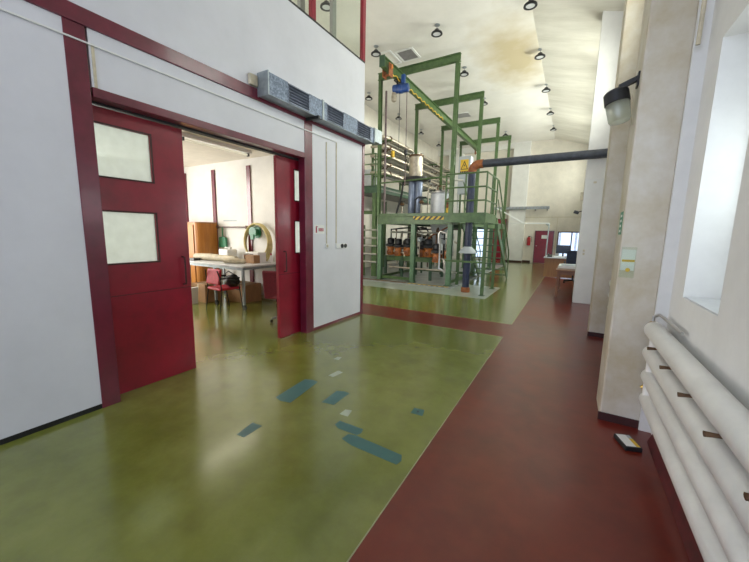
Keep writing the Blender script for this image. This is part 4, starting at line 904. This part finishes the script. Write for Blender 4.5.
# ceiling vents
t = thing('ceiling_vent', 'square grey ceiling vent above the near end of the hoist beam', 'vent', (-4.72, 9.8, ZC-.02), 'vents in the hall ceiling')
mb = MB(); mb.box(-5.02, -4.44, 9.46, 9.52, ZC-.02, ZC); mb.box(-5.02, -4.44, 10.06, 10.12, ZC-.02, ZC); mb.box(-5.02, -4.96, 9.52, 10.06, ZC-.02, ZC); mb.box(-4.50, -4.44, 9.52, 10.06, ZC-.02, ZC); mb.build('frame', 'white_plastic', t)
mb = MB()
for k in range(12): mb.box(-4.96, -4.50, 9.525+k*.045, 9.545+k*.045, ZC-.018, ZC-.004)
mb.build('slats', 'grey_frame', t)
t = thing('ceiling_vent', 'narrow ceiling vent farther along, above the second portal frame', 'vent', (-4.72, 15.6, ZC-.02), 'vents in the hall ceiling')
MB().box(-5.05, -4.4, 15.3, 15.36, ZC-.02, ZC).build('frame', 'white_plastic', t); MB().box(-5.0, -4.45, 15.36, 15.9, ZC-.015, ZC-.001).build('slats', 'grey_frame', t)
mb = MB(); 
for a in ((-5.5, -5.45, 9.3, 10.1), (-5.12, -5.07, 9.3, 10.1)): mb.box(*a, ZC-.03, ZC)
for a in ((-5.45, -5.12, 9.3, 9.35), (-5.45, -5.12, 10.05, 10.1)): mb.box(*a, ZC-.03, ZC)
tag(mb.build('ceiling_hatch', 'white_plastic'), 'white hatch frame on the ceiling beside the square vent', 'hatch')

# ================================================================ far end of the hall
t = thing('cable_duct', 'galvanised cable duct running along the far wall', 'duct', (-2.4, YF-.25, 3.08))
MB().box(-4.2, -1.26, YF-.45, YF-.31, 3.07, 3.22).build('duct_body', 'galv_plain', t)
mb = MB()
for k in range(16): mb.box(-4.1+k*.18, -4.02+k*.18, YF-.458, YF-.45, 3.10, 3.18)
mb.build('slots', 'grey_frame', t)
for x in (-2.0, -1.4): MB().box(x, x+.05, YF-.31, YF, 3.0, 3.07).build('bracket', 'grey_frame', t)
t = thing('fire_extinguisher', 'red fire extinguisher on the far wall left of the red door', 'fire extinguisher', (-2.2, YF-.12, .98))
MB().lathe([(.07, 0), (.10, .02), (.10, .40), (.06, .48), (.03, .50)], (-2.2, YF-.13, 1.0), seg=18).build('cylinder', 'extinguisher_red', t)
MB().lathe([(.035, 0), (.035, .06)], (-2.2, YF-.13, 1.50), seg=10).build('valve_head', 'black', t); MB().tube([(-2.17, YF-.13, 1.53), (-2.05, YF-.13, 1.5), (-2.06, YF-.14, 1.2)], .014, 6).build('discharge_hose', 'black', t)
# wooden desk and what stands on it
t = thing('reception_desk', 'wood-panelled desk at the far end of the red walkway', 'desk', (-.4, 15.1, 0))
mb = MB(); mb.box(-.86, .45, 14.5, 14.53, .02, .74); mb.box(-.86, -.83, 14.53, 15.9, .02, .74); mb.build('panel', 'wood_desk', t)
MB().box(-.90, .5, 14.44, 15.95, .74, .78, .005).build('desktop', 'laminate', t); MB().box(.42, .45, 14.53, 15.9, .02, .74).build('side_panel', 'wood_desk', t)
t = thing('computer_monitor', 'black computer monitor on the wood-panelled desk', 'monitor', (-.25, 15.0, .78))
MB().box(-.52, -.02, 14.95, 14.99, .92, 1.24, .006).build('housing', 'black', t); MB().box(-.50, -.04, 14.945, 14.95, .94, 1.22).build('screen', 'screen', t)
MB().box(-.30, -.24, 14.96, 15.0, .79, .93).build('stand', 'black', t); MB().box(-.38, -.16, 14.9, 15.06, .78, .795).build('foot', 'black', t)
t = thing('desk_phone', 'black telephone at the left corner of the wood-panelled desk', 'telephone', (-.7, 14.7, .78))
mb = MB(); mb.prism([(-.8, 14.62, .78), (-.8, 14.82, .78), (-.8, 14.82, .87), (-.8, 14.62, .81)], (.18, 0, 0)); mb.build('base', 'black', t); MB().tube([(-.76, 14.63, .87), (-.76, 14.7, .885), (-.76, 14.82, .90)], .022, 8).build('handset', 'black', t)
t = thing('paper_stack', 'loose white papers on the desk in front of the monitor', 'papers', (-.4, 14.65, .78))
MB().box(-.55, -.2, 14.5, 14.8, .78, .81).build('sheets', 'paper', t)
tag(MB().box(-.55, -.42, 15.1, 15.3, .78, 1.10, .01).build('document_tray', 'white_plastic'), 'white upright file holder behind the monitor', 'file holder')
t = thing('office_chair', 'dark navy office chair between the wood table and the desk', 'chair', (.15, 13.2, 0))
cx, cy = .12, 13.2
MB().box(cx-.25, cx+.25, cy-.25, cy+.25, .45, .54, .03).build('seat', 'seat_navy', t); MB().box(cx-.24, cx+.24, cy-.30, cy-.23, .58, 1.12, .03).build('backrest', 'seat_navy', t)
MB().tube([(cx, cy, .08), (cx, cy, .45)], .03, 10).build('gas_column', 'black', t)
for s_ in (-1, 1): MB().tube([(cx+s_*.26, cy+.15, .50), (cx+s_*.29, cy+.12, .72), (cx+s_*.29, cy-.15, .72), (cx+s_*.26, cy-.24, .66)], .02, 8).build('armrest', 'black', t)
for k in range(5): 
    a = k*2*PI/5; l = MB().obox((cx, cy, .10), (cx+.3*math.cos(a), cy+.3*math.sin(a), .07), .045, .03).build('base_arm', 'black', t)
    MB().lathe([(.01, -.014), (.028, -.01), (.028, .01), (.01, .014)], (cx+.3*math.cos(a), cy+.3*math.sin(a), .029), (math.sin(a), -math.cos(a), 0), 10).build('castor', 'black', l)
# wooden table in front
t = thing('wooden_table', 'brown wooden table with square legs beside the third pier', 'table', (.1, 10.6, 0))
MB().box(-.30, .55, 9.85, 11.4, .69, .73, .005).build('tabletop', 'wood_table', t)
mb = MB(); mb.box(-.26, .51, 9.89, 9.91, .60, .69); mb.box(-.26, -.24, 9.91, 11.36, .60, .69); mb.box(-.26, .51, 11.34, 11.36, .60, .69); mb.box(.49, .51, 9.91, 11.34, .60, .69); mb.build('apron', 'wood_table', t)
for x, y in ((-.24, 9.9), (-.24, 11.35), (.49, 9.9), (.49, 11.35)): MB().box(x-.03, x+.03, y-.03, y+.03, 0, .69, .004).build('leg', 'wood_table', t)
t = thing('paper_stack', 'low stack of white paper sheets lying on the wooden table', 'papers', (.05, 10.7, .73))
MB().box(-.26, .4, 10.3, 11.1, .73, .80, .004).build('sheets', 'paper', t); MB().box(-.2, .35, 10.4, 11.0, .80, .815).build('top_sheet', 'cabinet_grey', t)
# white jointed arm over the desk
t = thing('jointed_lamp', 'white jointed lamp arm on a grey post rising from the desk corner', 'lamp', (-.82, 14.6, .78))
MB().tube([(-.84, 14.62, .78), (-.84, 14.62, 1.3), (-.82, 14.6, 1.98)], .022, 8).build('post', 'cabinet_grey', t)
MB().box(-2.3, -.84, 14.56, 14.62, 2.04, 2.09, .008).build('lamp_arm', 'white_plastic', t)
MB().obox((-1.75, 14.6, 2.09), (-2.75, 14.3, 2.66), .05, .04).build('upper_arm', 'white_plastic', t)
mb = MB(); mb.lathe([(.03, -.05), (.045, -.03), (.045, .03), (.03, .05)], (-.84, 14.6, 2.02), (0, 1, 0), 12); mb.tube([(-.84, 14.6, 1.98), (-.93, 14.6, 2.04)], .02, 6); mb.build('joint', 'cabinet_grey', t)
